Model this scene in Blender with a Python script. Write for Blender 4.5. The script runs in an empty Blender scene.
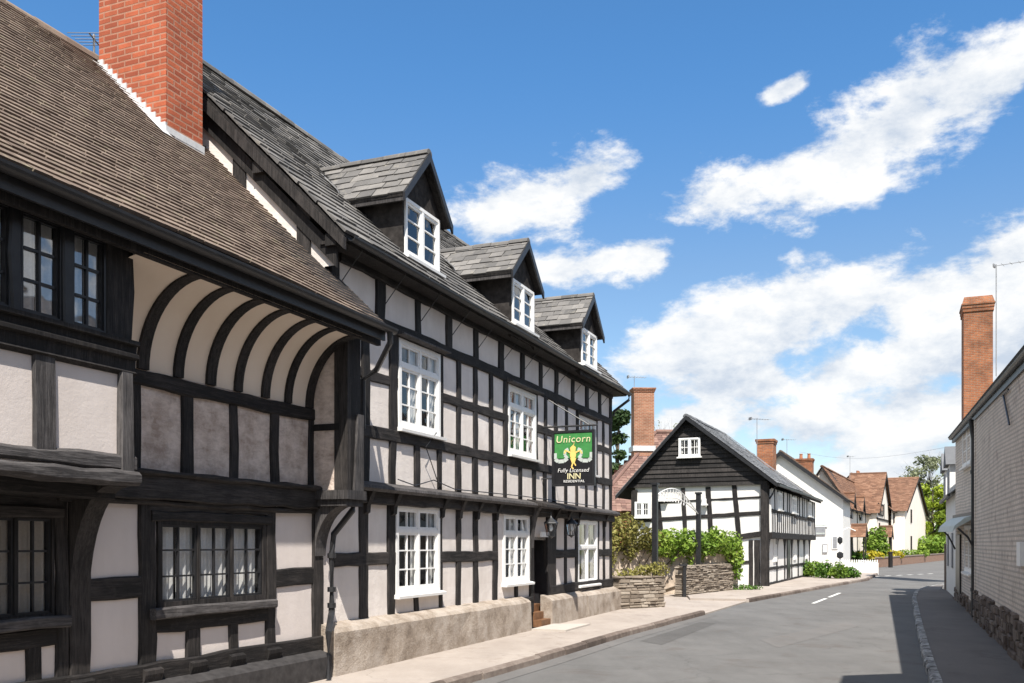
import bpy, math, random
from mathutils import Vector, Matrix
R = math.radians
rng = random.Random(7)
SC = bpy.context.scene
COL = SC.collection
EYE = Vector((0, 0, 1.75)); F = 950.0; CX = 512.0; HY = 544.0

# ------------------------------------------------------------------ materials
class NT:
    def __init__(s, tree): s.t = tree
    def n(s, typ, ins=None, **props):
        nd = s.t.nodes.new('ShaderNode' + typ)
        for k, v in props.items(): setattr(nd, k, v)
        for k, v in (ins or {}).items():
            sk = nd.inputs[k]
            if isinstance(v, bpy.types.NodeSocket): s.t.links.new(v, sk)
            else: sk.default_value = v
        return nd
    def ramp(s, fac, stops, interp='LINEAR'):
        nd = s.t.nodes.new('ShaderNodeValToRGB'); cr = nd.color_ramp; cr.interpolation = interp
        while len(cr.elements) < len(stops): cr.elements.new(0.5)
        for e, (p, c) in zip(cr.elements, stops):
            e.position = p; e.color = (c[0], c[1], c[2], 1) if not isinstance(c, (int, float)) else (c, c, c, 1)
        s.t.links.new(fac, nd.inputs[0]); return nd.outputs[0]
    def mix(s, fac, a, b, mode='MIX'):
        nd = s.t.nodes.new('ShaderNodeMix'); nd.data_type = 'RGBA'; nd.blend_type = mode
        for i, v in ((0, fac), (6, a), (7, b)):
            if isinstance(v, bpy.types.NodeSocket): s.t.links.new(v, nd.inputs[i])
            elif i == 0: nd.inputs[i].default_value = v
            else: nd.inputs[i].default_value = (v[0], v[1], v[2], 1)
        return nd.outputs[2]
    def math(s, op, a, b=0.0, c=0.0, clamp=False):
        nd = s.t.nodes.new('ShaderNodeMath'); nd.operation = op; nd.use_clamp = clamp
        for i, v in enumerate((a, b, c)):
            if isinstance(v, bpy.types.NodeSocket): s.t.links.new(v, nd.inputs[i])
            else: nd.inputs[i].default_value = v
        return nd.outputs[0]
    def noise(s, vec, scale, detail=5, rough=0.55, stretch=None, dist=0.0):
        if stretch:
            vec = s.n('Mapping', {'Vector': vec, 'Scale': stretch}).outputs[0]
        return s.n('TexNoise', {'Vector': vec, 'Scale': scale, 'Detail': detail, 'Roughness': rough, 'Distortion': dist}).outputs[0]

def new_mat(name, build):
    m = bpy.data.materials.new(name); m.use_nodes = True
    t = m.node_tree; t.nodes.clear(); N = NT(t)
    out = t.nodes.new('ShaderNodeOutputMaterial')
    sh = build(N); t.links.new(sh, out.inputs[0])
    return m

def pbsdf(N, col, rough=0.8, bump=None, bstr=0.3, bdist=0.02, spec=0.3, metal=0.0):
    ins = {'Base Color': col if isinstance(col, bpy.types.NodeSocket) else (*col, 1), 'Roughness': rough,
           'Metallic': metal, 'Specular IOR Level': spec}
    if bump is not None:
        ins['Normal'] = N.n('Bump', {'Height': bump, 'Strength': bstr, 'Distance': bdist}).outputs[0]
    return N.n('BsdfPrincipled', ins).outputs[0]

def objco(N): return N.n('TexCoord').outputs['Object']
def uvco(N): return N.n('TexCoord').outputs['UV']
def rnd(N): return N.n('Attribute', attribute_name='rnd').outputs['Fac']

def m_plain(name, col, rough=0.6, var=0.15, spec=0.3, metal=0.0, sc=9.0, bstr=0.1):
    def b(N):
        f = N.noise(objco(N), sc, 6, 0.6)
        a = tuple(c * (1 - var) for c in col); c2 = tuple(min(1, c * (1 + var)) for c in col)
        return pbsdf(N, N.ramp(f, [(0.3, a), (0.7, c2)]), rough, f, bstr, 0.01, spec, metal)
    return new_mat(name, b)

def m_timber(name, lo, hi, amt=0.5):
    def b(N):
        co = objco(N)
        def grain(stv):
            a = N.noise(co, 24, 6, 0.7, stv); b2 = N.noise(co, 85, 4, 0.7, tuple(q * (.55 if q < 1 else 1) for q in stv))
            return N.math('ADD', N.math('MULTIPLY', a, .5), N.math('MULTIPLY', b2, .5))
        g1 = grain((1, 1, 0.10)); g2 = grain((0.10, 1, 1))
        hr = N.n('Attribute', attribute_name='hor').outputs['Fac']
        g = N.math('ADD', N.math('MULTIPLY', g1, N.math('SUBTRACT', 1.0, hr)), N.math('MULTIPLY', g2, hr))
        w = N.noise(co, 2.3, 6, 0.7)
        r = rnd(N)
        f = N.math('ADD', N.math('MULTIPLY', g, 0.95), N.math('MULTIPLY', w, 0.35))
        f = N.math('ADD', f, N.math('MULTIPLY', r, 0.12))
        c = N.ramp(f, [(0.50, lo), (0.68, tuple(a * (1 - amt) + h * amt for a, h in zip(lo, hi))), (0.88, hi)])
        wm = N.ramp(N.noise(co, 3.2, 9, 0.72, None, .4), [(0.56, 0.0), (0.70, 0.55)])
        c = N.mix(N.math('MULTIPLY', wm, N.math('MULTIPLY_ADD', hr, .75, .25)), c, tuple(x * 1.1 for x in hi))
        return pbsdf(N, c, 0.75, g, 0.9, 0.012, 0.25)
    return new_mat(name, b)

def m_plaster(name, base, dirt, damt=0.5, sc=1.6, bstr=0.25, rough_dirt=0.35, horiz=False, vary=0.0):
    def b(N):
        co = objco(N)
        a = N.noise(co, sc, 7, 0.62)
        st = N.noise(co, 5.0, 5, 0.6, (1, 1, 0.25)) if not horiz else N.noise(co, 8.0, 9, 0.72, (1, 1, 2.3), .6)
        fine = N.noise(co, 38, 4, 0.6)
        mid = N.noise(co, 9, 5, 0.6)
        f = N.math('ADD', N.math('MULTIPLY', a, 0.65), N.math('MULTIPLY', st, 0.4))
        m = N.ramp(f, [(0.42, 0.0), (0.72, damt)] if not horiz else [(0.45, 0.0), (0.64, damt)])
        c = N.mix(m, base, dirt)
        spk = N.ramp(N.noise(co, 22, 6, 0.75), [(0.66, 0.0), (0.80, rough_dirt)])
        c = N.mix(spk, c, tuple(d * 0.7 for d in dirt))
        if vary: c = N.mix(N.math('MULTIPLY', rnd(N), vary * 2), c, tuple(d * 1.15 for d in dirt))
        h = N.math('ADD', N.math('MULTIPLY', fine, 0.4), N.math('MULTIPLY', mid, 1.0))
        return pbsdf(N, c, 0.9, h, bstr, 0.02, 0.15)
    return new_mat(name, b)

def m_tile(name, stops, moss=None, bstr=0.3):
    def b(N):
        co = objco(N); r = rnd(N)
        c = N.ramp(r, stops)
        n = N.noise(co, 3.0, 7, 0.7); fine = N.noise(co, 45, 4, 0.6)
        c = N.mix(N.ramp(n, [(0.35, 0.0), (0.75, 0.55)]), c, tuple(x * 0.55 for x in stops[len(stops)//2][1]))
        if moss:
            c = N.mix(N.ramp(N.noise(co, 7, 8, 0.75), [(0.56, 0.0), (0.68, 0.75)]), c, moss)
        return pbsdf(N, c, 0.85, N.math('ADD', fine, N.math('MULTIPLY', r, 0.4)), bstr, 0.01, 0.2)
    return new_mat(name, b)

def m_brick(name, c1, c2, mortar, bw=0.225, bh=0.075, ms=0.012, paint=None, pamt=0.8, soot=0.0, bstr=0.7):
    def b(N):
        uv = uvco(N); co = objco(N)
        wob = N.n('VectorMath', {0: uv, 1: N.n('Vector' + 'Math', {0: N.n('TexNoise', {'Vector': co, 'Scale': 4.0}).outputs['Color'], 1: (0.012, 0.012, 0)}, operation='MULTIPLY').outputs[0]}, operation='ADD').outputs[0]
        br = N.n('TexBrick', {'Vector': wob, 'Color1': (*c1, 1), 'Color2': (*c2, 1), 'Mortar': (*mortar, 1), 'Scale': 1.0,
                              'Mortar Size': ms, 'Mortar Smooth': 0.25, 'Bias': 0.0, 'Brick Width': bw, 'Row Height': bh})
        c = br.outputs[0]
        n = N.noise(co, 5, 8, 0.7)
        c = N.mix(N.ramp(n, [(0.4, 0.0), (0.75, 0.5)]), c, tuple(x * 0.45 for x in c1))
        if soot: c = N.mix(N.ramp(N.noise(co, 1.3, 5, 0.6), [(0.45, 0.0), (0.7, soot)]), c, (0.02, 0.018, 0.017))
        if paint:
            p = N.ramp(N.noise(co, 2.6, 9, 0.78), [(0.36, pamt * 0.30), (0.47, pamt * .9), (0.7, pamt)])
            pc = N.mix(N.ramp(N.noise(co, 1.1, 6, 0.6), [(0.35, 0.0), (0.7, 1.0)]), paint, tuple(x * 0.80 for x in paint))
            c = N.mix(p, c, pc)
            c = N.mix(N.math('MULTIPLY', br.outputs['Fac'], .55), c, tuple(x * 0.42 for x in paint))
        h = N.math('SUBTRACT', N.math('MULTIPLY', N.noise(co, 40, 4, 0.6), 0.35), N.math('MULTIPLY', br.outputs['Fac'], 1.0))
        return pbsdf(N, c, 0.88, h, bstr, 0.012, 0.2)
    return new_mat(name, b)

def m_stone(name, stops, sc=3.0, bstr=0.6, rw=0.35, con=1.0):
    def b(N):
        co = objco(N); r = rnd(N)
        n = N.noise(co, sc, 8, 0.7); f = N.noise(co, sc * 12, 5, 0.65)
        v = N.math('ADD', N.math('MULTIPLY_ADD', n, 0.6 * con, 0.3 * (1 - con) + .175 - rw / 2), N.math('ADD', N.math('MULTIPLY', r, rw), N.math('MULTIPLY', f, 0.15)))
        return pbsdf(N, N.ramp(v, stops), 0.92, N.math('ADD', f, n), bstr, 0.02, 0.15)
    return new_mat(name, b)

def m_glass(name, tint=(0.95, 0.97, 0.98), minr=0.04):
    def b(N):
        lw = N.math('POWER', N.n('LayerWeight', {'Blend': 0.5}).outputs['Facing'], 4.0)
        f = N.math('ADD', N.math('MULTIPLY', lw, 1.15), minr, clamp=True)
        wav = N.noise(objco(N), 2.2, 2, 0.5)
        nm = N.n('Bump', {'Height': wav, 'Strength': 0.12, 'Distance': 0.05}).outputs[0]
        tr = N.n('BsdfTransparent', {'Color': (*tint, 1)}).outputs[0]
        gl = N.n('BsdfGlossy', {'Color': (1, 1, 1, 1), 'Roughness': 0.03, 'Normal': nm}).outputs[0]
        return N.n('MixShader', {0: f, 1: tr, 2: gl}).outputs[0]
    return new_mat(name, b)

def m_leaf(name, stops, tr=0.35):
    def b(N):
        r = rnd(N); n = N.noise(objco(N), 1.7, 4, 0.6)
        c = N.ramp(N.math('ADD', N.math('MULTIPLY', r, 0.7), N.math('MULTIPLY', n, 0.4)), stops)
        d = N.n('BsdfPrincipled', {'Base Color': c, 'Roughness': 0.55, 'Specular IOR Level': 0.3}).outputs[0]
        t = N.n('BsdfTranslucent', {'Color': c}).outputs[0]
        return N.n('MixShader', {0: tr, 1: d, 2: t}).outputs[0]
    return new_mat(name, b)

def m_cloth(name, col):
    def b(N):
        f = N.noise(objco(N), 60, 3, 0.6)
        c = N.ramp(f, [(0.3, tuple(x * 0.85 for x in col)), (0.7, col)])
        d = N.n('BsdfDiffuse', {'Color': c}).outputs[0]
        t = N.n('BsdfTranslucent', {'Color': c}).outputs[0]
        return N.n('MixShader', {0: 0.3, 1: d, 2: t}).outputs[0]
    return new_mat(name, b)

def m_asphalt(name, lo, hi, patch, sc=1.0):
    def b(N):
        co = objco(N)
        big = N.noise(co, 0.35 * sc, 6, 0.65); mid = N.noise(co, 1.6, 7, 0.7, (1, 0.35, 1)); fine = N.noise(co, 120, 3, 0.7)
        f = N.math('ADD', N.math('MULTIPLY', big, 0.5), N.math('ADD', N.math('MULTIPLY', mid, 0.45), N.math('MULTIPLY', fine, 0.32)))
        c = N.ramp(f, [(0.38, lo), (0.72, hi)])
        st = N.ramp(N.noise(co, 0.9, 8, 0.75, None, 0.6), [(0.55, 0.0), (0.68, 0.7)])
        c = N.mix(st, c, patch)
        cr = N.n('TexVoronoi', {'Vector': N.n('VectorMath', {0: co, 1: N.n('TexNoise', {'Vector': co, 'Scale': 1.5, 'Detail': 4.0}).outputs['Color']}, operation='ADD').outputs[0], 'Scale': 0.28}, feature='DISTANCE_TO_EDGE').outputs[0]
        ck = N.ramp(cr, [(0.0, 0.28), (0.005, 0.0)])
        c = N.mix(ck, c, tuple(x * 0.4 for x in lo))
        return pbsdf(N, c, 0.9, fine, 0.5, 0.008, 0.2)
    return new_mat(name, b)

M = {}
M['timber'] = m_timber('black_timber', (0.0065, 0.006, 0.0062), (0.055, 0.048, 0.045), 0.2)
M['timber_grey'] = m_timber('weathered_timber', (0.013, 0.012, 0.0125), (0.13, 0.12, 0.118), 0.3)
M['plaster'] = m_plaster('lime_plaster', (0.77, 0.712, 0.668), (0.47, 0.415, 0.375), 0.55, 1.6, .4, .35, False, .16)
M['plaster_clean'] = m_plaster('cream_plaster', (0.655, 0.59, 0.555), (0.49, 0.43, 0.39), 0.45, 0.8, 0.2, 0.12)
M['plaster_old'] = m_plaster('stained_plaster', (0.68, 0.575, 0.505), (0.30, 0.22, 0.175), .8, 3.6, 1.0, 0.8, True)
M['plaster_cove'] = m_plaster('cove_plaster', (0.80, 0.68, 0.56), (0.62, 0.48, 0.36), 0.35, 1.0, 0.12, 0.05)
M['white_wall'] = m_plaster('white_limewash', (0.73, 0.71, 0.68), (0.55, 0.52, 0.48), 0.4, 1.2, 0.2, 0.15)
M['cream_wall'] = m_plaster('cream_render', (0.84, 0.76, 0.68), (0.62, 0.53, 0.45), 0.4, 0.9, 0.2, 0.1)
M['tile_brown'] = m_tile('old_clay_tile', [(0.0, (0.135, 0.102, 0.082)), (0.35, (0.165, 0.125, 0.10)), (0.7, (0.20, 0.152, 0.122)), (1.0, (0.25, 0.195, 0.155))], (0.29, 0.265, 0.175))
M['tile_red'] = m_tile('red_clay_tile', [(0.0, (0.13, 0.070, 0.046)), (0.5, (0.205, 0.108, 0.068)), (1.0, (0.28, 0.16, 0.105))], (0.22, 0.17, 0.11))
M['tile_pink'] = m_tile('faded_red_tile', [(0.0, (0.14, 0.082, 0.070)), (0.5, (0.215, 0.128, 0.107)), (1.0, (0.30, 0.19, 0.155))], (0.26, 0.22, 0.16))
M['slate'] = m_tile('stone_slate', [(0.0, (0.10, 0.097, 0.095)), (0.5, (0.155, 0.148, 0.142)), (1.0, (0.225, 0.213, 0.20))], (0.25, 0.23, 0.19))
M['slate_blue'] = m_tile('blue_slate', [(0.0, (0.11, 0.115, 0.125)), (0.5, (0.17, 0.175, 0.185)), (1.0, (0.24, 0.245, 0.255))], None)
M['brick_red'] = m_brick('red_brick', (0.50, 0.13, 0.062), (0.31, 0.078, 0.042), (0.42, 0.22, 0.15), ms=.012, soot=.22)
M['brick_old'] = m_brick('old_orange_brick', (0.43, 0.155, 0.068), (0.28, 0.10, 0.05), (0.30, 0.22, 0.16), soot=0.5)
M['brick_house'] = m_brick('brown_brick', (0.40, 0.17, 0.10), (0.30, 0.12, 0.07), (0.40, 0.28, 0.20), ms=.014, soot=.3)
M['brick_white'] = m_brick('painted_brick', (0.40, 0.28, 0.22), (0.30, 0.20, 0.15), (0.20, 0.16, 0.135), paint=(0.86, 0.755, 0.655), pamt=0.90, ms=0.018, bstr=1.0)
M['brick_low'] = m_brick('garden_brick', (0.30, 0.15, 0.10), (0.24, 0.13, 0.09), (0.30, 0.25, 0.2))
M['plinth'] = m_stone('cement_plinth', [(0.36, (0.13, 0.10, 0.078)), (0.48, (0.28, 0.23, 0.185)), (0.60, (0.40, 0.345, 0.295)), (0.8, (0.47, 0.425, 0.38))], 2.6, 0.7, .04, 1.15)
M['plinth_black'] = m_plain('black_plinth', (0.045, 0.042, 0.042), 0.8, 0.35, 0.2)
M['rubble'] = m_stone('drystone', [(0.25, (0.10, 0.08, 0.065)), (0.55, (0.27, 0.225, 0.18)), (0.85, (0.42, 0.37, 0.31))], 4.0, 0.7)
M['dark_rubble'] = m_stone('dark_rubble', [(0.25, (0.06, 0.047, 0.04)), (0.6, (0.16, 0.125, 0.105)), (0.9, (0.32, 0.27, 0.23))], 4.0, 0.9)
M['garden_wall'] = m_plaster('rendered_rubble', (0.64, 0.53, 0.43), (0.28, 0.21, 0.15), 0.8, 2.4, 0.7, 0.6)
M['white_paint'] = m_plain('white_paint', (0.80, 0.79, 0.77), 0.45, 0.05, 0.4, 0, 14, 0.08)
M['black_paint'] = m_plain('black_paint', (0.018, 0.018, 0.02), 0.4, 0.3, 0.4)
M['iron'] = m_plain('black_iron', (0.02, 0.02, 0.022), 0.45, 0.3, 0.5)
M['lead'] = m_plain('lead_flashing', (0.55, 0.55, 0.55), 0.6, 0.15, 0.4)
M['lead_grey'] = m_plain('grey_lead', (0.24, 0.245, 0.26), 0.6, 0.15, 0.4)
M['door'] = m_plain('dark_red_door', (0.045, 0.016, 0.016), 0.45, 0.3, 0.4)
M['wood'] = m_plain('brown_wood', (0.16, 0.08, 0.04), 0.6, 0.3)
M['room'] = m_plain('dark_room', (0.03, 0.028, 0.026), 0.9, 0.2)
M['curtain'] = m_cloth('net_curtain', (0.88, 0.85, 0.82))
M['blind'] = m_cloth('cream_blind', (0.62, 0.55, 0.48))
M['glass'] = m_glass('window_glass')
M['glass_sky'] = m_glass('old_window_glass', minr=.20)
M['pot'] = m_plain('terracotta', (0.36, 0.16, 0.09), 0.8, 0.25)
M['gold'] = m_plain('gold_paint', (0.80, 0.55, 0.16), 0.45, 0.1)
M['sign_green'] = m_plain('sign_green', (0.05, 0.22, 0.06), 0.5, 0.15)
M['sign_black'] = m_plain('sign_black', (0.012, 0.012, 0.014), 0.5, 0.2)
M['sign_cream'] = m_plain('sign_cream', (0.66, 0.60, 0.36), 0.5, 0.1)
M['sign_grey'] = m_plain('sign_grey', (0.46, 0.50, 0.47), 0.5, 0.1)
M['aerial'] = m_plain('aerial_metal', (0.28, 0.28, 0.29), 0.5, 0.2, 0.5, 0.3)
M['asphalt'] = m_asphalt('asphalt', (0.084, 0.082, 0.080), (0.150, 0.146, 0.142), (0.104, 0.088, 0.08))
M['pave'] = m_asphalt('pavement_tarmac', (0.235, 0.198, 0.172), (0.39, 0.34, 0.30), (0.225, 0.18, 0.15))
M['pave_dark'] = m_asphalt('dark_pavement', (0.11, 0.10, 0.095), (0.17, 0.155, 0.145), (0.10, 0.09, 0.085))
M['kerb'] = m_stone('kerb_stone', [(0.3, (0.07, 0.055, 0.047)), (0.6, (0.17, 0.135, 0.115)), (0.85, (0.30, 0.255, 0.22))], 5, 0.6)
M['kerb_white'] = m_stone('white_kerb', [(0.40, (0.09, 0.088, 0.085)), (0.55, (0.28, 0.275, 0.27)), (0.72, (0.58, 0.58, 0.58))], 11, 0.5, .1, 1.6)
M['slab'] = m_stone('door_slab', [(0.3, (0.40, 0.36, 0.32)), (0.8, (0.50, 0.455, 0.41))], 4, 0.3)
M['line'] = m_plain('road_paint', (0.68, 0.67, 0.64), 0.7, 0.15, 0.2, 0, 30)
M['earth'] = m_stone('garden_ground', [(0.3, (0.05, 0.06, 0.025)), (0.6, (0.09, 0.10, 0.04)), (0.85, (0.13, 0.13, 0.06))], 1.5, 0.4)
M['bark'] = m_stone('bark', [(0.3, (0.05, 0.04, 0.03)), (0.8, (0.16, 0.13, 0.10))], 6, 0.6)
M['ivy'] = m_leaf('bright_ivy', [(0.15, (0.05, 0.10, 0.014)), (0.55, (0.175, 0.285, 0.035)), (0.95, (0.40, 0.49, 0.09))])
M['ivy_brown'] = m_leaf('brown_shrub', [(0.2, (0.09, 0.085, 0.02)), (0.6, (0.24, 0.22, 0.06)), (0.95, (0.38, 0.35, 0.11))])
M['leaf'] = m_leaf('green_leaf', [(0.2, (0.03, 0.07, 0.012)), (0.6, (0.085, 0.18, 0.022)), (0.95, (0.17, 0.29, 0.045))])
M['leaf_yellow'] = m_leaf('yellow_leaf', [(0.2, (0.10, 0.15, 0.012)), (0.6, (0.26, 0.34, 0.03)), (0.95, (0.44, 0.50, 0.06))])
M['leaf_grey'] = m_leaf('willow_leaf', [(0.2, (0.11, 0.125, 0.075)), (0.6, (0.22, 0.245, 0.14)), (0.95, (0.34, 0.36, 0.22))])
M['conifer'] = m_leaf('conifer_needles', [(0.2, (0.018, 0.04, 0.012)), (0.6, (0.05, 0.09, 0.025)), (0.95, (0.11, 0.14, 0.05))])
M['flower'] = m_leaf('yellow_flowers', [(0.2, (0.25, 0.22, 0.02)), (0.6, (0.50, 0.42, 0.03)), (0.95, (0.6, 0.5, 0.06))])

# ------------------------------------------------------------------ mesh building
class MB:
    def __init__(s): s.v = []; s.f = []; s.r = []; s.h = []; s.hor = 0.0
    def add(s, vs, fs, r=None):
        b = len(s.v); s.v += [tuple(v) for v in vs]
        if r is None: r = rng.random()
        for f in fs: s.f.append(tuple(i + b for i in f)); s.r.append(r); s.h.append(s.hor)
    def quad(s, a, b, c, d, r=None): s.add([a, b, c, d], [(0, 1, 2, 3)], r)
    def poly(s, pts, r=None): s.add(pts, [tuple(range(len(pts)))], r)
    def box(s, x0, x1, y0, y1, z0, z1, r=None):
        s.hexa([(x0, y0), (x1, y0), (x1, y1), (x0, y1)], z0, z1, r)
    def hexa(s, ring, z0, z1, r=None):
        n = len(ring)
        vs = [(x, y, z0) for x, y in ring] + [(x, y, z1) for x, y in ring]
        fs = [tuple(range(n - 1, -1, -1)), tuple(range(n, 2 * n))] + [(i, (i + 1) % n, (i + 1) % n + n, i + n) for i in range(n)]
        s.add(vs, fs, r)
    def prism(s, poly, axis, a0, a1, r=None):
        """polygon in the two remaining axes extruded along axis ('x': (y,z), 'y': (x,z))"""
        n = len(poly)
        mk = (lambda p, a: (a, p[0], p[1])) if axis == 'x' else (lambda p, a: (p[0], a, p[1]))
        vs = [mk(p, a0) for p in poly] + [mk(p, a1) for p in poly]
        fs = [tuple(range(n)), tuple(range(2 * n - 1, n - 1, -1))] + [(i, i + n, (i + 1) % n + n, (i + 1) % n) for i in range(n)]
        s.add(vs, fs, r)
    def loft(s, rings, r=None, caps=True, closed=True):
        n = len(rings[0]); vs = [p for ring in rings for p in ring]; fs = []
        for k in range(len(rings) - 1):
            for i in range(n if closed else n - 1):
                j = (i + 1) % n
                fs.append((k * n + i, k * n + j, (k + 1) * n + j, (k + 1) * n + i))
        if caps:
            fs.append(tuple(range(n - 1, -1, -1))); fs.append(tuple((len(rings) - 1) * n + i for i in range(n)))
        s.add(vs, fs, r)
    def tube(s, pts, rad, n=8, r=None):
        pts = [Vector(p) for p in pts]; rings = []
        for i, p in enumerate(pts):
            d = (pts[min(i + 1, len(pts) - 1)] - pts[max(i - 1, 0)]).normalized()
            a = d.cross(Vector((0, 0, 1))) if abs(d.z) < 0.95 else d.cross(Vector((1, 0, 0)))
            a.normalize(); b = d.cross(a); q = rad[i] if isinstance(rad, (list, tuple)) else rad
            rings.append([tuple(p + (a * math.cos(2 * math.pi * k / n) + b * math.sin(2 * math.pi * k / n)) * q) for k in range(n)])
        s.loft(rings, r)
    def lathe(s, cx, cy, prof, n=14, r=None):
        s.loft([[(cx + q * math.cos(2 * math.pi * k / n), cy + q * math.sin(2 * math.pi * k / n), z) for k in range(n)] for q, z in prof], r)
    def beam(s, p0, p1, w, y0=0.05, y1=-0.03, jit=0.012, ch=0.014, step=0.3):
        """hand hewn timber lying in a facade (x,z) plane: from p0 to p1, width w, back y0, front y1 (outward is -y)"""
        (xa, za), (xb, zb) = p0, p1
        L = math.hypot(xb - xa, zb - za)
        if L < 1e-4: return
        dx, dz = (xb - xa) / L, (zb - za) / L; px, pz = -dz, dx
        n = max(1, int(L / step)); rings = []; bow = rng.uniform(-1, 1) * jit * 1.5; yy = y1 + rng.uniform(-0.006, 0.006)
        for i in range(n + 1):
            t = i / n; cx = xa + dx * L * t; cz = za + dz * L * t
            o = bow * math.sin(math.pi * t)
            l = -w / 2 + o + rng.uniform(-jit, jit); h = w / 2 + o + rng.uniform(-jit, jit); fr = yy + rng.uniform(-jit, jit) * 0.5
            ring = [(l, y0), (l, fr + ch), (l + ch, fr), (h - ch, fr), (h, fr + ch), (h, y0)]
            rings.append([(cx + px * q, y, cz + pz * q) for q, y in ring])
        s.hor = 1.0 if abs(dx) > abs(dz) else 0.0
        s.loft(rings); s.hor = 0.0
    def wall(s, x0, x1, z0, z1, holes, y=0.0, sub=()):
        xs = sorted({x0, x1, *sub, *[h[0] for h in holes], *[h[1] for h in holes]})
        zs = sorted({z0, z1, *[h[2] for h in holes], *[h[3] for h in holes]})
        xs = [x for x in xs if x0 <= x <= x1]; zs = [z for z in zs if z0 <= z <= z1]
        for a, b in zip(xs, xs[1:]):
            for c, d in zip(zs, zs[1:]):
                mx, mz = (a + b) / 2, (c + d) / 2
                if any(h[0] < mx < h[1] and h[2] < mz < h[3] for h in holes): continue
                s.quad((a, y, c), (b, y, c), (b, y, d), (a, y, d), rng.random() if sub else 0.3)
    def tiles(s, P, U, S, L, H, tw, g, th, lim=None, jit=1.0, sag=0.0):
        P, U, S = Vector(P), Vector(U).normalized(), Vector(S).normalized(); Nn = U.cross(S).normalized()
        if Nn.z < 0: Nn = -Nn
        rows = int(math.ceil(H / g))
        for k in range(rows):
            v0 = k * g; v1 = min(v0 + 1.55 * g, H + 0.01)
            lo, hi = lim(v0 + g / 2) if lim else (0, L)
            off = (k % 2) * tw / 2 + rng.uniform(-0.1, 0.1) * tw; x = lo - off
            while x < hi - 1e-3:
                a = max(x, lo) + 0.002; b = min(x + tw, hi) - 0.002; x += tw * rng.uniform(0.94, 1.06)
                if b - a < 0.02: continue
                dv = rng.uniform(-0.07, 0.04) * g * jit; t = th * (1 + rng.uniform(-0.25, 0.35) * jit); t2 = t + rng.uniform(-0.2, 0.2) * th * jit
                sg = lambda uu, vv: sag * (math.sin(uu * 1.1 + 0.6) * 0.5 + math.sin(uu * 0.43 + vv * 0.9) * 0.5)
                q = lambda uu, vv, nn: P + U * uu + S * vv + Nn * (nn + sg(uu, vv))
                vs = [q(a, v0 + dv, t), q(b, v0 + dv, t2), q(b, v1, 0.15 * th), q(a, v1, 0.15 * th), q(a, v0 + dv, -0.005), q(b, v0 + dv, -0.005)]
                s.add(vs, [(0, 1, 2, 3), (4, 5, 1, 0), (4, 0, 3), (5, 2, 1)])
    def build(s, name, mat, parent=None, smooth=False):
        me = bpy.data.meshes.new(name); me.from_pydata(s.v, [], s.f); me.update()
        at = me.attributes.new('rnd', 'FLOAT', 'FACE'); at.data.foreach_set('value', s.r)
        ah = me.attributes.new('hor', 'FLOAT', 'FACE'); ah.data.foreach_set('value', s.h)
        uv = me.uv_layers.new(name='UVMap'); dat = []
        for p in me.polygons:
            n = p.normal; ax, ay, az = abs(n.x), abs(n.y), abs(n.z)
            for vi in p.vertices:
                c = me.vertices[vi].co
                if az > max(ax, ay): dat += [c.x, c.y]
                elif ax > ay: dat += [c.y, c.z]
                else: dat += [c.x, c.z]
        uv.data.foreach_set('uv', dat)
        if smooth: me.polygons.foreach_set('use_smooth', [True] * len(me.polygons))
        me.materials.append(mat if not isinstance(mat, str) else M[mat])
        o = bpy.data.objects.new(name, me); COL.objects.link(o)
        if parent is not None: o.parent = parent
        return o

def tag(o, label=None, cat=None, group=None, kind=None):
    if label: o['label'] = label
    if cat: o['category'] = cat
    if group: o['group'] = group
    if kind: o['kind'] = kind
    return o
def thing(name, label, cat, loc=(0, 0, 0), rz=0.0, group=None):
    o = bpy.data.objects.new(name, None); COL.objects.link(o); o.location = loc; o.rotation_euler = (0, 0, rz)
    o.empty_display_size = 0.3
    return tag(o, label, cat, group)

class Fr:
    """a building's frame: x along its street front, y into the building, z up"""
    def __init__(s, o, ang):
        s.o = Vector((o[0], o[1], 0)); s.a = ang
        s.s = Vector((math.sin(ang), math.cos(ang), 0)); s.i = Vector((-math.cos(ang), math.sin(ang), 0)); s.rz = math.pi / 2 - ang
    def ray(s, px, py):
        d = Vector(((px - CX) / F, 1, (HY - py) / F)); c = EYE - s.o
        return Vector((c.dot(s.s), c.dot(s.i), EYE.z)), Vector((d.dot(s.s), d.dot(s.i), d.z))
    def p(s, px, py, y=0.0):
        c, d = s.ray(px, py); t = (y - c.y) / d.y; q = c + d * t; return q.x, q.z
    def u(s, px, y=0.0): return s.p(px, 500, y)[0]
    def z(s, px, py, y=0.0): return s.p(px, py, y)[1]
    def g(s, px, py, x=0.0):
        c, d = s.ray(px, py); t = (x - c.x) / d.x; q = c + d * t; return q.y, q.z
    def plane(s, px, py, y0, z0, k):
        """hit of a roof plane z = z0 + k (y - y0)"""
        c, d = s.ray(px, py); t = (z0 + k * (c.y - y0) - c.z) / (d.z - k * d.y); return c + d * t
    def w(s, x, y, z): return s.o + s.s * x + s.i * y + Vector((0, 0, z))
def G(px, py, z=0.0):
    t = (z - EYE.z) * F / (HY - py); return Vector(((px - CX) / F * t, t, z))
def W(px, py, Y): return Vector(((px - CX) / F * Y, Y, EYE.z + (HY - py) / F * Y))

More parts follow.
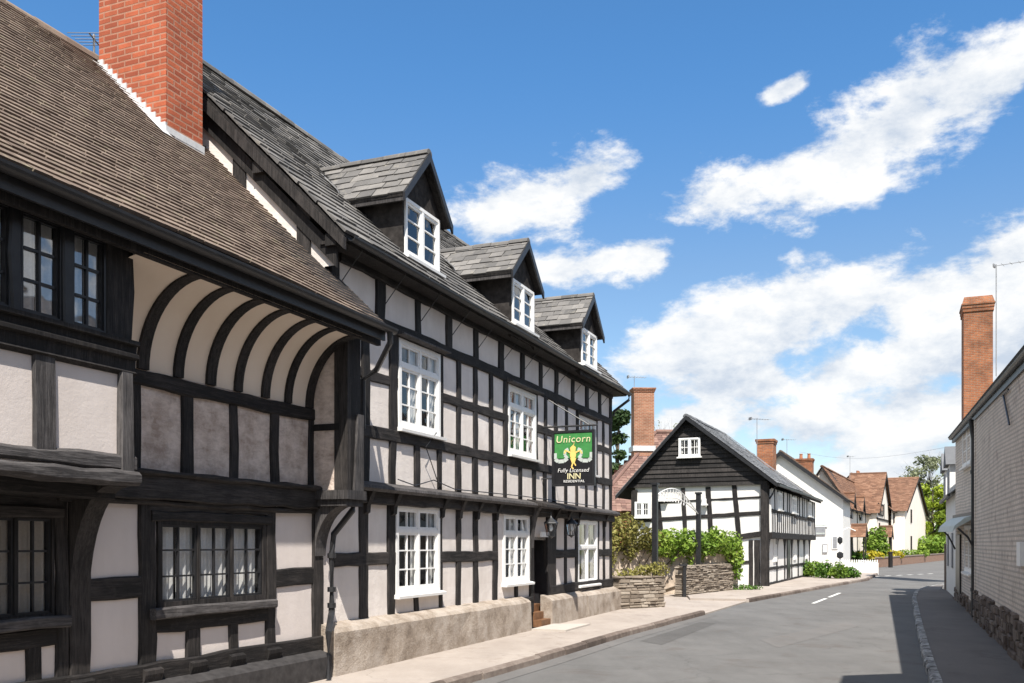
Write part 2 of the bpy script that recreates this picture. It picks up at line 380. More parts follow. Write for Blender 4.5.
# ------------------------------------------------------------------ building elements
def window(parent, x0, x1, z0, z1, y=0.0, ncas=2, ncol=2, rows=(0.3, 0.53, 0.77), fw=0.07, cw=0.045, bw=0.02, proud=0.03,
           frame='white_paint', sill=True, curtain=None, transom=None, bars='white_paint', depth=0.6, drape=0.55, glass='glass', label=None):
    """casement window: frame > glazing_bars, pane, sill, curtain, reveal.  rows = bar heights as fractions from the top"""
    f = MB(); yo, yb = y - proud, y + 0.045
    f.box(x0, x0 + fw, yo, yb, z0, z1); f.box(x1 - fw, x1, yo, yb, z0, z1)
    f.box(x0 + fw, x1 - fw, yo + .002, yb, z1 - fw, z1); f.box(x0 + fw, x1 - fw, yo + .002, yb, z0, z0 + fw)
    W_ = (x1 - x0 - 2 * fw); cwid = W_ / ncas
    for i in range(1, ncas):
        xm = x0 + fw + cwid * i; f.box(xm - cw * 0.6, xm + cw * 0.6, yo + .004, yb, z0 + fw, z1 - fw)
    zi0, zi1 = z0 + fw, z1 - fw; Hh = zi1 - zi0
    if transom: f.box(x0 + fw, x1 - fw, yo + .003, yb, zi1 - Hh * transom - 0.03, zi1 - Hh * transom + 0.03)
    fo = f.build('window', frame, parent)
    if label: fo['label'] = label
    b = MB()
    for i in range(ncas):
        a = x0 + fw + cwid * i + (cw * 0.6 if i else 0); c = x0 + fw + cwid * (i + 1) - (cw * 0.6 if i < ncas - 1 else 0)
        spans = [(zi0, zi1)] if not transom else [(zi0, zi1 - Hh * transom - 0.03), (zi1 - Hh * transom + 0.03, zi1)]
        for (p, q) in spans:
            yy0, yy1 = yo + 0.018, yo + 0.06; k = cw * 0.75
            b.box(a, a + k, yy0, yy1, p, q); b.box(c - k, c, yy0, yy1, p, q)
            b.box(a + k, c - k, yy0 + .001, yy1, q - k, q); b.box(a + k, c - k, yy0 + .001, yy1, p, p + k)
            for j in range(1, ncol):
                xm = a + (c - a) * j / ncol; b.box(xm - bw / 2, xm + bw / 2, yy0 + .006, yy1 - .006, p + k, q - k)
        for r in rows:
            zz = zi1 - Hh * r; b.box(a + 0.03, c - 0.03, yo + 0.026, yo + 0.05, zz - bw / 2, zz + bw / 2)
    b.build('glazing_bars', bars, fo)
    g = MB(); yg = yo + 0.045
    nx = ncas * ncol
    for i in range(nx):   # each light set at its own slight angle
        a = x0 + fw + W_ * i / nx; c = a + W_ / nx; tl = rng.uniform(-0.004, 0.004); t2 = rng.uniform(-.006, .006)
        g.quad((a, yg - tl, zi0), (c, yg + tl, zi0), (c, yg + tl + t2, zi1), (a, yg - tl + t2, zi1))
    g.build('pane', glass, fo)
    rv = MB(); e = 0.02; ya = yb - 0.01; yd = y + depth  # box coloured near-black to stand in for the unlit room behind the panes
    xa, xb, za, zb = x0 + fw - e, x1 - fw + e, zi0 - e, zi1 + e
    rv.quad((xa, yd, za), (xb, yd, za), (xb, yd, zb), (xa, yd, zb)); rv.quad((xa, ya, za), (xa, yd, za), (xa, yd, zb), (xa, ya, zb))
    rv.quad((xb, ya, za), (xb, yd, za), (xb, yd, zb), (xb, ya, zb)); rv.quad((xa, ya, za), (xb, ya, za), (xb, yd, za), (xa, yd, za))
    rv.quad((xa, ya, zb), (xb, ya, zb), (xb, yd, zb), (xa, yd, zb)); rv.build('dark_room_box', 'room', fo)
    if sill:
        s = MB(); s.prism([(y + 0.05, z0 - 0.06), (y - 0.11, z0 - 0.065), (y - 0.115, z0 - 0.025), (y - 0.03, z0 - 0.002), (y + 0.05, z0 - 0.002)], 'x', x0 - 0.06, x1 + 0.06)
        s.build('sill', frame, fo)
    if curtain:
        for i in range(ncas):
            a = x0 + fw + cwid * i; c = a + cwid; cm = MB(); halves = [(a, a + cwid * drape), (c - cwid * drape * 0.8, c)] if drape < 1 else [(a, c)]
            for (p, q) in halves:
                nseg = max(10, int((q - p) / 0.012)); rings = []; ph = rng.random() * 6
                for zz in (zi0 - .01, zi0 + Hh * 0.5, zi1):
                    rings.append([(p + (q - p) * t / nseg, y + 0.068 + 0.016 * math.sin(t * (q - p) / nseg * 75 + ph + zz * 0.4) + 0.012 * math.sin(t * 0.37 + ph), zz) for t in range(nseg + 1)])
                cm.loft(rings, caps=False, closed=False)
            cm.build('curtain', curtain, fo, smooth=True)
    return fo

def timber(name, parent, p0, p1, w, **k):
    mt = k.pop('mat', 'timber'); m = MB(); m.beam(p0, p1, w, **k); return m.build(name, mt, parent)

def gable_roof_tiles(parent, x0, x1, ye, ze, yr, zr, tile, tw, g, th, under='timber', sag=0.0, lim=None, ridge=True, back=True, yb=None, zb=None, name='roof', jit=1.0, hip=0.0):
    """front slope from the eave line (ye, ze) to the ridge (yr, zr), plus a plain rear slope"""
    m = MB(); S = Vector((0, yr - ye, zr - ze)); H = S.length
    m.tiles((x0, ye, ze), (1, 0, 0), S, x1 - x0, H, tw, g, th, lim, jit, sag)
    yb = 2 * yr - ye if yb is None else yb; zb = ze if zb is None else zb
    if back:
        S2 = Vector((0, yr - yb, zr - zb))
        m.tiles((x0, yb, zb), (1, 0, 0), S2, x1 - x0, S2.length, tw * 2, g * 2, th, (lambda v: (hip * (1 - v / S2.length), x1 - x0)) if hip else None, jit)
    o = m.build(name, tile, parent)
    d = MB(); t = 0.09
    if hip:
        d.prism([(ye + .02, ze - t), (yr, zr - t), (yr, zr - .012), (ye, ze - .012)], 'x', x0 + .02, x1 - .02)
        d.poly([(x0 + .05, yr, zr - .03), (x1, yr, zr - .03), (x1, yb, zb - .03), (x0 + hip, yb, zb - .03)]); d.poly([(x0 + .05, yr, zr - .03), (x0 + hip, yb, zb - .03), (x0 + .05, yr, zb - .03)])
    else: d.prism([(ye + .02, ze - t), (yr, zr - t), (yb - .02 if yb > yr else yb, zb - t), (yb, zb - .012), (yr, zr - .012), (ye, ze - .012)], 'x', x0 + .02, x1 - .02)
    d.build('roof_deck', under, o)
    if ridge:
        rd = MB(); n = int((x1 - x0) / 0.42)
        for i in range(n):
            a = x0 + (x1 - x0) * i / n; b = x0 + (x1 - x0) * (i + 1) / n - 0.006; hz = rng.uniform(-.008, .008) + zr; rr = 0.115 + rng.uniform(-.005, .006)
            rings = [[(xx, yr + rr * math.cos(R(q)) * 1.15, hz - 0.06 + rr * math.sin(R(q)) * 1.1) for q in range(0, 181, 30)] for xx in (a, b)]
            rd.loft(rings)
        rd.build('ridge_tiles', tile, o)
    return o

def chimney(parent, x0, x1, y0, y1, z0, z1, mat, corbels=2, pots=0, step=0.035, ch=0.075, aerial=False):
    m = MB(); m.box(x0, x1, y0, y1, z0, z1 - 0.225 * bool(corbels)); z = z1 - 0.225 * bool(corbels)
    for k in range(corbels):
        e = step * (k + 1); hh = 0.225 / corbels
        m.box(x0 - e, x1 + e, y0 - e, y1 + e, z, z + hh); z += hh
    o = m.build('chimney', mat, parent)
    for i in range(pots):
        cx = x0 + (x1 - x0) * (i + 0.5) / pots if (x1 - x0) >= (y1 - y0) else (x0 + x1) / 2
        cy = (y0 + y1) / 2 if (x1 - x0) >= (y1 - y0) else y0 + (y1 - y0) * (i + 0.5) / pots
        p = MB(); p.lathe(cx, cy, [(0.13, z1 - 0.01), (0.12, z1 + 0.05), (0.10, z1 + 0.32), (0.125, z1 + 0.33), (0.12, z1 + 0.38), (0.08, z1 + 0.385)], 12)
        p.build('chimney_pot', 'pot', o)
    return o

def foliage(m, blobs, n, size, flat=0.0, r0=None):
    tot = sum(b[3] * b[4] * b[5] for b in blobs) ** 1
    for b in blobs:
        k = max(6, int(n * (b[3] * b[4] * b[5]) / tot)); base = rng.random()
        for _ in range(k):
            while True:
                p = Vector((rng.uniform(-1, 1), rng.uniform(-1, 1), rng.uniform(-1, 1)))
                if 0.25 < p.length < 1: break
            p = p * (0.72 + 0.28 * rng.random()) if rng.random() < .5 else p.normalized() * (0.85 + .25 * rng.random())
            c = Vector((b[0] + p.x * b[3], b[1] + p.y * b[4], b[2] + p.z * b[5]))
            nn = (p + Vector((rng.gauss(0, .7), rng.gauss(0, .7), rng.gauss(0.25, .7)))).normalized()
            a = nn.orthogonal().normalized(); a = (Matrix.Rotation(rng.random() * 6.28, 3, nn) @ a); bb = nn.cross(a)
            s = size * rng.uniform(0.6, 1.35)
            m.add([c - a * s, c - bb * s * 0.55 + nn * s * .15, c + a * s, c + bb * s * 0.55 + nn * s * .15], [(0, 1, 2, 3)], min(1, max(0, 0.55 * base + 0.45 * rng.random())))

def shrub(name, label, loc, blobs, n, size, mat, cat='shrub', stems=3, group=None):
    t = thing(name, label, cat, loc, 0, group)
    s = MB()
    for i in range(stems):
        b = rng.choice(blobs); s.tube([(rng.uniform(-.1, .1) + b[0] * .3, b[1] * .3, 0), (b[0] * .7, b[1] * .7, b[2] * .55), (b[0], b[1], b[2])], [0.03, 0.02, 0.008], 5)
    s.build('stem', 'bark', t)
    m = MB(); foliage(m, blobs, n, size); m.build('leaves', mat, t)
    return t

def tree(name, label, loc, h, cr, n, size, mat, trunk=0.25, seed=1, low=0.25, bare=False, cone=False):
    rg = random.Random(seed); t = thing(name, label, 'tree', loc)
    tk = MB(); tk.tube([(0, 0, -0.1), (0.05, 0, h * .3), (-.05, .05, h * .65), (0, 0, h * .93)], [trunk, trunk * .8, trunk * .45, trunk * .08], 8)
    blobs = []
    for i in range(26 if not bare else 40):
        zz = h * (low + (0.97 - low) * rg.random() ** 0.9); a = rg.random() * 6.283
        k = (1 - (zz / h)) * 1.15 + .06 if cone else math.sin(math.pi * min(1, max(.08, (zz / h - low) / (1.04 - low)))) ** .6
        rr = cr * k * rg.uniform(0.25, 1.0); x, y = rr * math.cos(a), rr * math.sin(a)
        tk.tube([(0, 0, zz * .72), (x * .5, y * .5, zz * .9), (x, y, zz)], [trunk * .3, trunk * .16, trunk * .05], 5)
        if bare:
            for j in range(5): tk.tube([(x * .6, y * .6, zz * .92), (x + rg.uniform(-1, 1) * cr * .35, y + rg.uniform(-1, 1) * cr * .35, zz + rg.uniform(0, .12) * h)], [trunk * .08, trunk * .02], 4)
        q = cr * rg.uniform(.16, .34) * (0.8 if bare else 1); blobs.append((x, y, zz, q * 1.15, q * 1.15, q * .8))
    tk.build('trunk', 'bark', t)
    m = MB(); foliage(m, blobs, n, size); m.build('crown', mat, t)
    return t

def aerial(label, base, h, boom, rz=0.0, elems=7, arm=0.0, rad=0.016, start=.35, refl=True, group='television aerials on the roofs'):
    t = thing('television_aerial', label, 'aerial', base, rz, group)
    m = MB(); m.tube([(0, 0, -0.2), (0, 0, h)], rad, 6); m.build('mast', 'aerial', t)
    b = MB(); b.tube([(-boom * start, 0, h - .06), (boom * (1 - start), 0, h - .06 + arm)], rad * .6, 5)
    for i in range(elems):
        x = -boom * start + boom * i / (elems - 1); z = h - .06 + arm * max(0, x / (boom * (1 - start))) ; l = 0.28 - 0.018 * i
        b.tube([(x, -l, z), (x, l, z)], rad * .35, 4)
    
    if refl: b.box(-boom * start - .03, -boom * start + .02, -.13, .13, h - .12, h + .02)
    b.build("antenna", "aerial", t)
    return t

def stone_wall(m, x0, x1, y0, y1, z0, z1, hmin=0.05, hmax=0.12, top=None):
    z = z0
    while z < z1 - 0.02:
        hh = min(rng.uniform(hmin, hmax), z1 + .03 - z); x = x0 + rng.uniform(-.06, .05)
        while x < x1:
            w = rng.uniform(0.14, 0.45); b = min(x + w, x1 + rng.uniform(-.02, .04)); zz = z + hh
            if b - x > 0.05 and (top is None or zz <= top((x + b) / 2) + 0.04):
                j = lambda q: q + rng.uniform(-.012, .012); of = rng.uniform(-0.035, 0.02); c = 0.012
                vs = []
                for (yy, inset) in ((y0 + of, c), (y0 + of + .025, 0), (y1 - .02, 0)):
                    vs.append([(j(x + .006 + inset), yy, j(z + .005 + inset)), (j(b - .006 - inset), yy, j(z + .005 + inset)), (j(b - .006 - inset), yy, j(zz - .005 - inset)), (j(x + .006 + inset), yy, j(zz - .005 - inset))])
                m.loft(vs)
            x = b
        z += hh
    if top is None: m.box(x0 + .02, x1 - .02, y0 + .03, y1 - .04, z0, z1 - .03, 0.0)

# ================================================================== street frame (timber houses on the left)
A0 = R(22.0); n0 = Vector((math.cos(A0), -math.sin(A0), 0)); s0 = Vector((math.sin(A0), math.cos(A0), 0)); CW = -6.70
def street(u0): return Fr(tuple((n0 * CW + s0 * u0)[:2]), A0)

# ------------------------------------------------------------------ house on the left
FL = street(8.0); LZ = 0.10
lh = thing('timber_framed_house', 'black and white timber house with brown tiled roof and ribbed cove under its eaves', 'house', tuple(FL.w(0, 0, 0)), FL.rz)
YW = -0.50; YE = -0.80; ZE = 4.49; KR = 0.955
uS = -7.0; uEnd = FL.u(331, 0); uWing = FL.u(130, YW); uE0 = FL.u(312, 0); uE1 = FL.u(360, YW)
zHead = FL.z(72, 234, YW)
# ground floor / recess wall
gl1 = (FL.u(-71), FL.u(52), FL.z(10, 619), FL.z(11, 515)); gl2 = (FL.u(156), FL.u(264), FL.z(160, 608), FL.z(160, 519))
zBeam0 = FL.z(200, 502); zBeam1 = FL.z(200, 482)
zBand0 = FL.z(200, 397.5); zBand1 = FL.z(200, 382.9)
m = MB(); m.wall(uS, uEnd, LZ, zBeam0 + .05, [gl1, gl2], 0.0); m.build('plaster_wall', 'plaster_clean', lh)
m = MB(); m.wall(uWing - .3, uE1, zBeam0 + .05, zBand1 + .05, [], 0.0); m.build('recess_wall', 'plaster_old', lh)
m = MB(); m.quad((uS, 0.2, LZ), (uE1, 0.2, LZ), (uE1, 0.2, 4.6), (uS, 0.2, 4.6)); m.quad((uS, 0, LZ), (uS, 6.4, LZ), (uS, 6.4, 4.4), (uS, 0, 4.4)); m.quad((uE1, 0.2, LZ), (uE1, 6.4, LZ), (uE1, 6.4, 4.4), (uE1, .2, 4.4))
m.quad((uS, 6.4, LZ), (uE1, 6.4, LZ), (uE1, 6.4, 4.4), (uS, 6.4, 4.4))
m.poly([(uE1, -.2, 4.4), (uE1, 6.4, 4.4), (uE1, 2.83, 7.8)]); m.poly([(uS, -.2, 4.4), (uS, 6.4, 4.4), (uS, 2.83, 7.8)])
m.build('inner_wall', 'plaster', lh)
# the recess windows sit in front of the inner wall: rooms stay shallow
window(lh, *gl1, 0.0, ncas=3, ncol=2, rows=(0.34, 0.67), fw=0.025, cw=.026, bw=.018, frame='timber', bars='black_paint', sill=False, curtain='blind', depth=0.19, drape=0.62)
window(lh, *gl2, 0.0, ncas=3, ncol=2, rows=(0.33, 0.67), fw=0.055, cw=.03, bw=.018, frame='timber', bars='black_paint', sill=False, curtain='curtain', depth=0.19, drape=0.53)
# ground timbers
zSole = FL.z(130, 669); uq = FL.u
def gpost(px0, px1, z0, z1, nm='post', **k):
    a, b = uq(px0), uq(px1); timber(nm, lh, ((a + b) / 2, z0), ((a + b) / 2, z1), b - a, **k)
zpl = FL.z(240, 671, -0.22)
gpost(66.5, 87.5, .15, zBeam0); gpost(138, 155, .15, zBeam0); gpost(265, 274, .15, zBeam0); gpost(312, 323, .15, zBeam0 + .1); gpost(-100, -73, .15, zBeam0); gpost(53, 66, .15, zBeam0)
zr1, zr0 = FL.z(88, 579), FL.z(88, 602)
timber('rail', lh, (uq(87), (zr1 + zr0) / 2), (uq(139), (zr1 + zr0) / 2), zr1 - zr0)
za, zb = FL.z(275, 569), FL.z(275, 587)
timber('rail', lh, (uq(273), (za + zb) / 2), (uq(313), (za + zb) / 2), za - zb)
for (p0, p1, wy) in ((160, 266, 0), (-73, 67, 0)):   # sill rails under the windows
    g = gl2 if p0 == 160 else gl1
    m = MB(); m.beam((g[0] - .12, g[2] - .05), (g[1] + .1, g[2] - .05), 0.10, .05, -0.12, .006); m.build('window_sill', 'timber_grey', lh)
    m = MB(); m.beam((g[0] - .02, g[2] - .17), (g[1] + .02, g[2] - .17), 0.16, .05, -0.03); m.build('rail', 'timber', lh)
    timber('window_head', lh, (g[0] - .1, g[3] + .03), (g[1] + .08, g[3] + .03), 0.10, y1=-0.05); timber('window_head', lh, (g[0] - .12, g[3] + .16), (g[1] + .12, g[3] + .16), 0.18, y1=-0.035)
for a, b in ((185.6, 199), (227, 236.5), (25, 40)): gpost(a, b, .2, gl2[2] - .2, 'stud')
timber('sole_plate', lh, (uS, zSole - .06), (uEnd, zSole - .06), 0.2, y1=-0.07)
m = MB(); m.prism([(0.02, LZ - .12), (-.24, LZ - .12), (-.235, zpl - .03), (-.2, zpl), (0.02, zpl + .06)], 'x', uS, street(8.0).u(333, -.23) - .03); m.build('plinth', 'plinth_black', lh)
for px in (192, 231, 268, 76, 146):   # notched feet on the sole plate
    m = MB(); u = uq(px); m.prism([(0, zSole + .02), (-.11, zSole - .03), (-.11, zSole - .07), (-.07, zSole - .2), (0, zSole - .2)], 'x', u - .12, u + .12); m.build('post_foot', 'timber', lh)
# recess: bressumer, band, studs
timber('bressumer', lh, (uWing - .35, (zBeam0 + zBeam1) / 2 + .01), (uE1 - .1, (zBeam0 + zBeam1) / 2 + .01), zBeam1 - zBeam0 + .04, y1=-0.11)
timber('moulding', lh, (uWing - .35, zBeam1 + .03), (uE1 - .1, zBeam1 + .03), .06, y1=-0.16, ch=.02)
timber('moulding', lh, (uWing - .35, zBeam0 - .03), (uE1 - .1, zBeam0 - .03), .07, y1=-0.07, ch=.02)
timber('rail', lh, (uWing - .35, (zBand0 + zBand1) / 2), (uE0, (zBand0 + zBand1) / 2), zBand1 - zBand0, y1=-0.05)
for a, b in ((129.7, 139.5), (180.6, 192.3), (228.5, 236.8), (270, 278), (308, 314)): gpost(a, b, zBeam1, zBand0, 'stud')
# cove
zt = FL.z(240, 289.5, -0.70); YC = -0.70
def cove(t, off=0.0):
    a = R(90 * t); return (YC * (1 - math.cos(a)) - off * math.cos(a), zBand1 + (zt - zBand1) * math.sin(a) - off * math.sin(a) * .6)
m = MB(); n = 14
m.loft([[(x, cove(i / n)[0] - .002, cove(i / n)[1]) for i in range(n + 1)] for x in (uWing - .05, uE0 + .02)], 0.5, caps=False, closed=False)
m.build('cove', 'plaster_cove', lh, smooth=True)
for px in (141, 177, 209, 237, 264, 287, 308):
    u = uq(px); m = MB(); w = 0.065; j = rng.uniform(-.01, .01)
    m.loft([[(u - w, *cove(i / n, -.02)), (u - w, *cove(i / n, .035)), (u + w + j, *cove(i / n, .035)), (u + w + j, *cove(i / n, -.02))] for i in range(n + 1)])
    m.build('cove_rib', 'timber', lh)
# wing: jettied front
zW0 = FL.z(60, 459, YW)
ul = lambda p: FL.u(p, YW)
zwt, zwb = FL.z(20.5, 214, YW), FL.z(20.5, 307.5, YW)
wins = [(ul(-45), ul(9), zwb - .03, zwt + .03), (ul(19.5), ul(60), zwb - .03, zwt + .03), (ul(71), ul(104), zwb - .03, zwt + .03)]
m = MB(); m.wall(uS, uWing, zW0 - .05, ZE - .02, wins, YW); m.quad((uWing, YW, zW0 - .05), (uWing, .0, zW0 - .05), (uWing, .0, ZE - .02), (uWing, YW, ZE - .02)); m.build('wing_wall', 'plaster_clean', lh)
m = MB(); m.box(uS, uWing, YW + .02, 0.0, zW0 - .14, zW0 - .03); m.build('jetty_soffit', 'timber', lh)
for wq in wins: window(lh, *wq, YW, ncas=1, ncol=2, rows=(0.34, 0.67), fw=0.018, cw=0.022, bw=0.022, frame='black_paint', bars='black_paint', sill=False, curtain='curtain', depth=0.44, drape=0.52, proud=0.02, glass='glass_sky')
zs1, zs2 = FL.z(60, 322, YW), FL.z(60, 338.5, YW); zpt = FL.z(60, 358, YW)
m = MB(); m.prism([(YW + .02, zs1), (YW - .09, zs1 - .015), (YW - .09, zs1 - .05), (YW - .05, zs1 - .06), (YW - .045, zs2 + .02), (YW - .075, zs2), (YW - .075, zs2 - .03), (YW - .035, zs2 - .045), (YW - .03, zpt + .02), (YW - .05, zpt), (YW - .01, zpt - .03), (YW + .02, zpt - .03)], 'x', uS, uWing + .03)
m.build('sill_band', 'timber', lh)
def wpost(a, b, z0, z1, nm='post', mat='timber', y1=-.03):
    a, b = ul(a), ul(b); timber(nm, lh, ((a + b) / 2, z0), ((a + b) / 2, z1), b - a, y0=YW + .05, y1=YW + y1, mat=mat)
for a, b in ((8.5, 20), (59.5, 71.5)): wpost(a, b, zs1 - .02, ZE - .1, 'mullion', 'black_paint', -.045)
wpost(103.5, 131, zs1 - .02, ZE - .1)
wpost(32, 54.5, zW0 - .03, zpt, 'stud', 'timber_grey'); wpost(116.5, 130, zW0 - .05, zpt, 'post', 'timber_grey', -.045)
zh = zwt + .03
m = MB(); m.box(uS, uWing + .02, YW - .05, YW + .05, zh, ZE - .05); m.box(uS, uWing + .02, YW - .12, YW - .05, zh + .13, ZE - .06); m.box(uS, uEnd + .05, YE + .1, YC + .06, zt - .02, ZE - .05)
m.build('eaves_board', 'timber', lh)
m = MB(); m.beam((uS, zW0 + .02), (uWing + .03, zW0 + .02), .13, YW + .1, YW - .05, .015, .025); m.beam((uS, zW0 - .10), (uWing + .05, zW0 - .10), .12, YW + .1, YW - .09, .018, .03); m.build('bressumer', 'timber_grey', lh)
timber('bressumer', lh, (uS, zW0 - .22), (uWing, zW0 - .22), .14, y0=.02, y1=YW + .16)
def bracket(u, w, y0, z0, y1, z1, th=.14, nm='bracket', mat='timber', y00=0.0):
    """curved knee from (y0,z0) on a post out to (y1,z1) under a jetty"""
    m = MB(); k = 10; a = []; b = []
    for i in range(k + 1):
        t = R(90 * i / k); a.append((y0 + (y1 - y0) * (1 - math.cos(t)), z0 + (z1 - z0) * math.sin(t)))
    top = [(y0, z0 - .02), *a, (y1, z1 + .04), (y0, z1 + .04)]
    prof = []
    for i in range(k + 1):
        t = R(90 * i / k); prof.append((y0 + (y1 - y0) * max(0, (1 - math.cos(t)) - th * 1.2 * math.sin(t) * 1.0), min(z1 + .03, z0 + (z1 - z0) * math.sin(t) + th * .9 * (0.25 + (1 - math.cos(t))))))
    m.loft([[(u - w, *a[i]), (u - w, *prof[i]), (u + w, *prof[i]), (u + w, *a[i])] for i in range(k + 1)])
    return m.build(nm, mat, lh)
ub = (uq(66.5) + uq(87.5)) / 2
bracket(ub, .11, -.03, FL.z(75, 605), YW + .02, zW0 - .18, .30); bracket(uq(-58), .11, -.03, FL.z(75, 605), YW + .02, zW0 - .18, .30)
# end bay with the great jetty post
zC = FL.z(345, 490, YW)
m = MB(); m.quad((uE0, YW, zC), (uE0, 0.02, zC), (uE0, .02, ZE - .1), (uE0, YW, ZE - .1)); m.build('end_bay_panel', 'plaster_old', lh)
m = MB(); m.box(uE0 + .06, uE1 - .02, YW - .02, 0.02, zC, ZE - .06); m.box(uE0 - .015, uE0 + .07, YW - .02, YW + .17, zC, ZE - .06); m.build('jetty_post', 'timber', lh)
m = MB(); m.prism([(uE0 + .1, zC), (uE1 + .01, zC), (uE1 + .01, zC + .95), (uE1 - .12, zC + .95)], 'y', YW - .05, YW - .015); m.build('post_facing', 'timber_grey', lh)
zmid = FL.g(325, 427, uE0)[1]
m = MB(); m.box(uE0 - .02, uE0 + .02, YW + .1, .02, zmid - .045, zmid + .035); m.build('rail', 'timber', lh)
m = MB(); m.box(uE0 - .1, uE1 + .04, YW - .07, .02, zC - .11, zC - .0); m.box(uE0 - .06, uE1 + .02, YW - .03, .02, zC - .19, zC - .11); m.build('post_cap', 'timber_grey', lh)
bracket((uq(312) + uq(323)) / 2, .12, -.04, FL.z(318, 556), YW + .03, zC - .18, .30, mat='timber_grey')
# roof
uR = FL.u(388, YE) + .02
YR, ZR = 2.83, ZE + KR * 3.63
gable_roof_tiles(lh, uS, uR, YE, ZE, YR, ZR, 'tile_brown', 0.168, 0.100, 0.028, sag=0.035, jit=0.3)
m = MB()
for k, off in ((0, 0),):
    n = 9
    m.loft([[(x, YE - .05 + .065 * math.cos(R(q)), ZE - .045 + .065 * math.sin(R(q))) for q in range(180, 361, 20)] + [(x, YE - .05 + .055 * math.cos(R(q)), ZE - .045 + .055 * math.sin(R(q))) for q in range(360, 179, -20)] for x in (uS, uR + .05)])
m.box(uS, uR - .05, YE + .02, YE + .05, ZE - .2, ZE - .03); m.build('gutter', 'iron', lh)
up = FL.u(366, -.15)
m = MB(); m.tube([(uR - .06, YE - .05, ZE - .1), (uR - .05, YE - .05, ZE - .22), (up + .02, -.30, ZE - .42), (up, -.10, ZE - .55), (up, -.10, ZE - 1.2)], .038, 8)
zb_ = FL.z(345, 505, YW); ud = FL.u(331, -.12)
m.tube([(uE1 + .07, YW + .1, ZE - .5), (uE1 + .07, YW + .1, zb_ + .12), (uE1 + .02, YW + .12, zb_ - .05), (ud, -.16, zb_ - .35), (ud, -.13, zb_ - .6), (ud, -.13, .9), (FL.u(328.5, -.33), -.33, .68), (FL.u(328.5, -.34), -.34, .12)], .04, 8)
for zz in (.95, 1.15, zb_ - .65): m.tube([(ud, -.13, zz), (ud, -.13, zz + .06)], .055, 8)
m.build('drainpipe', 'iron', lh)
# chimney on the roof slope
cc = FL.plane(166, 134, YE, ZE, KR); c2 = FL.plane(202, 154, YE, ZE, KR); c1 = FL.plane(98, 62, YE, ZE, KR)
cy0 = cc.y; cx0 = cc.x; cw_ = max(.5, c2.x - cc.x)
CHD = max(.5, FL.g(99, 60, cx0)[0] - cy0); print('CHD', CHD, cw_)
ch_ = chimney(lh, cx0, cx0 + cw_, cy0, cy0 + CHD, ZE + KR * (cy0 - YE) - .6, 10.6, 'brick_red', corbels=2)
m = MB()
nst = 14
for i in range(nst):
    yy = cy0 + CHD * i / nst; zz = ZE + KR * (yy - YE)
    m.box(cx0 - .018, cx0 + .02, yy, yy + CHD / nst + .004, zz - .05, zz + KR * CHD / nst + .075)
m.box(cx0 - .02, cx0 + cw_ + .02, cy0 - .018, cy0 + .02, ZE + KR * (cy0 - YE) - .08, ZE + KR * (cy0 - YE) + .10)
S_ = Vector((0, 1, KR)).normalized()
m.quad((cx0 - .16, cy0 - .1, ZE + KR * (cy0 - .1 - YE) + .045), (cx0, cy0 - .1, ZE + KR * (cy0 - .1 - YE) + .045), (cx0, cy0 + CHD, ZE + KR * (cy0 + CHD - YE) + .045), (cx0 - .12, cy0 + CHD, ZE + KR * (cy0 + CHD - YE) + .045))
m.build('flashing', 'lead', ch_)
ap = FL.p(94, 56, YR + .15); pa = FL.w(ap[0], YR + .15, ap[1] - .1)
aerial('small television aerial just left of the near red brick chimney', tuple(pa), .38, .3, FL.rz + .4, 5, start=.5, refl=False)

# ------------------------------------------------------------------ the inn
FI = street(10.0); Z0 = 0.10
inn = thing('timber_framed_inn', 'long black and white timber framed inn with three slate roofed dormers and a cement plinth', 'inn', tuple(FI.w(0, 0, 0)), FI.rz)
iu = lambda p: FI.u(p, 0)
uI0, uI1 = iu(331), iu(611)
YEi = -.36; ZEi = 5.62; KI = .972; YRi = 3.42; ZRi = ZEi + KI * (YRi - YEi)
ZP = 5.56
def zz(px, py): return FI.z(px, py, 0)
def rect(l, r, yt, yb, at=None): return (iu(l), iu(r), zz(at or l, yb), zz(at or l, yt))
W1 = rect(397.5, 439, 337.6, 427); W2 = rect(507.4, 535, 384, 453); W3 = rect(578, 595, 414.6, 471)
G1 = rect(394.6, 438.5, 503.7, 594.5); G2 = rect(502.7, 528.5, 512.6, 583.5); G3 = rect(577, 596.5, 519, 585)
uD0, uD1 = iu(532), iu(545.7); zD = zz(538, 540); zDs = Z0
door_h = (uD0, uD1, Z0, zD)
zTR1, zTR0 = zz(470, 356.6), zz(470, 367); zMB1, zMB0 = zz(470, 402.4), zz(470, 411.3); zMC1, zMC0 = zz(470, 448), zz(470, 458)
zJ1, zJ0 = zz(470, 498.6), zz(470, 511); zGE1, zGE0 = zz(470, 551), zz(470, 561.5)
zPl = FI.z(420, 615, -.1); zSo = zz(490, 602)
shr = lambda h: (h[0] + .03, h[1] - .03, h[2] + .03, h[3] - .03)
rowA = ((329, 338), (375, 384), (414.5, 420), (445.5, 451), (473, 477.5), (498, 503), (520, 523.7), (538.6, 541.7), (554, 557), (571, 574), (585, 588), (598, 600.5), (608.8, 611))
rowB = ((361.4, 369), (389, 397), (439, 442.5), (456, 460), (473, 477), (488.5, 492), (503, 507), (535, 537), (543.6, 546), (553.8, 556.5), (565, 567), (575.5, 578), (595, 597), (602, 603.7), (609, 611))
rowD = ((361.5, 368), (388.6, 395), (413.7, 419.4), (436.5, 440.4), (455, 459.8), (472, 477), (488.5, 492), (503, 506), (518, 521), (532, 535), (543, 546), (552, 555), (564, 566.4), (575, 577), (585, 587), (594, 596), (602, 604), (609, 611))
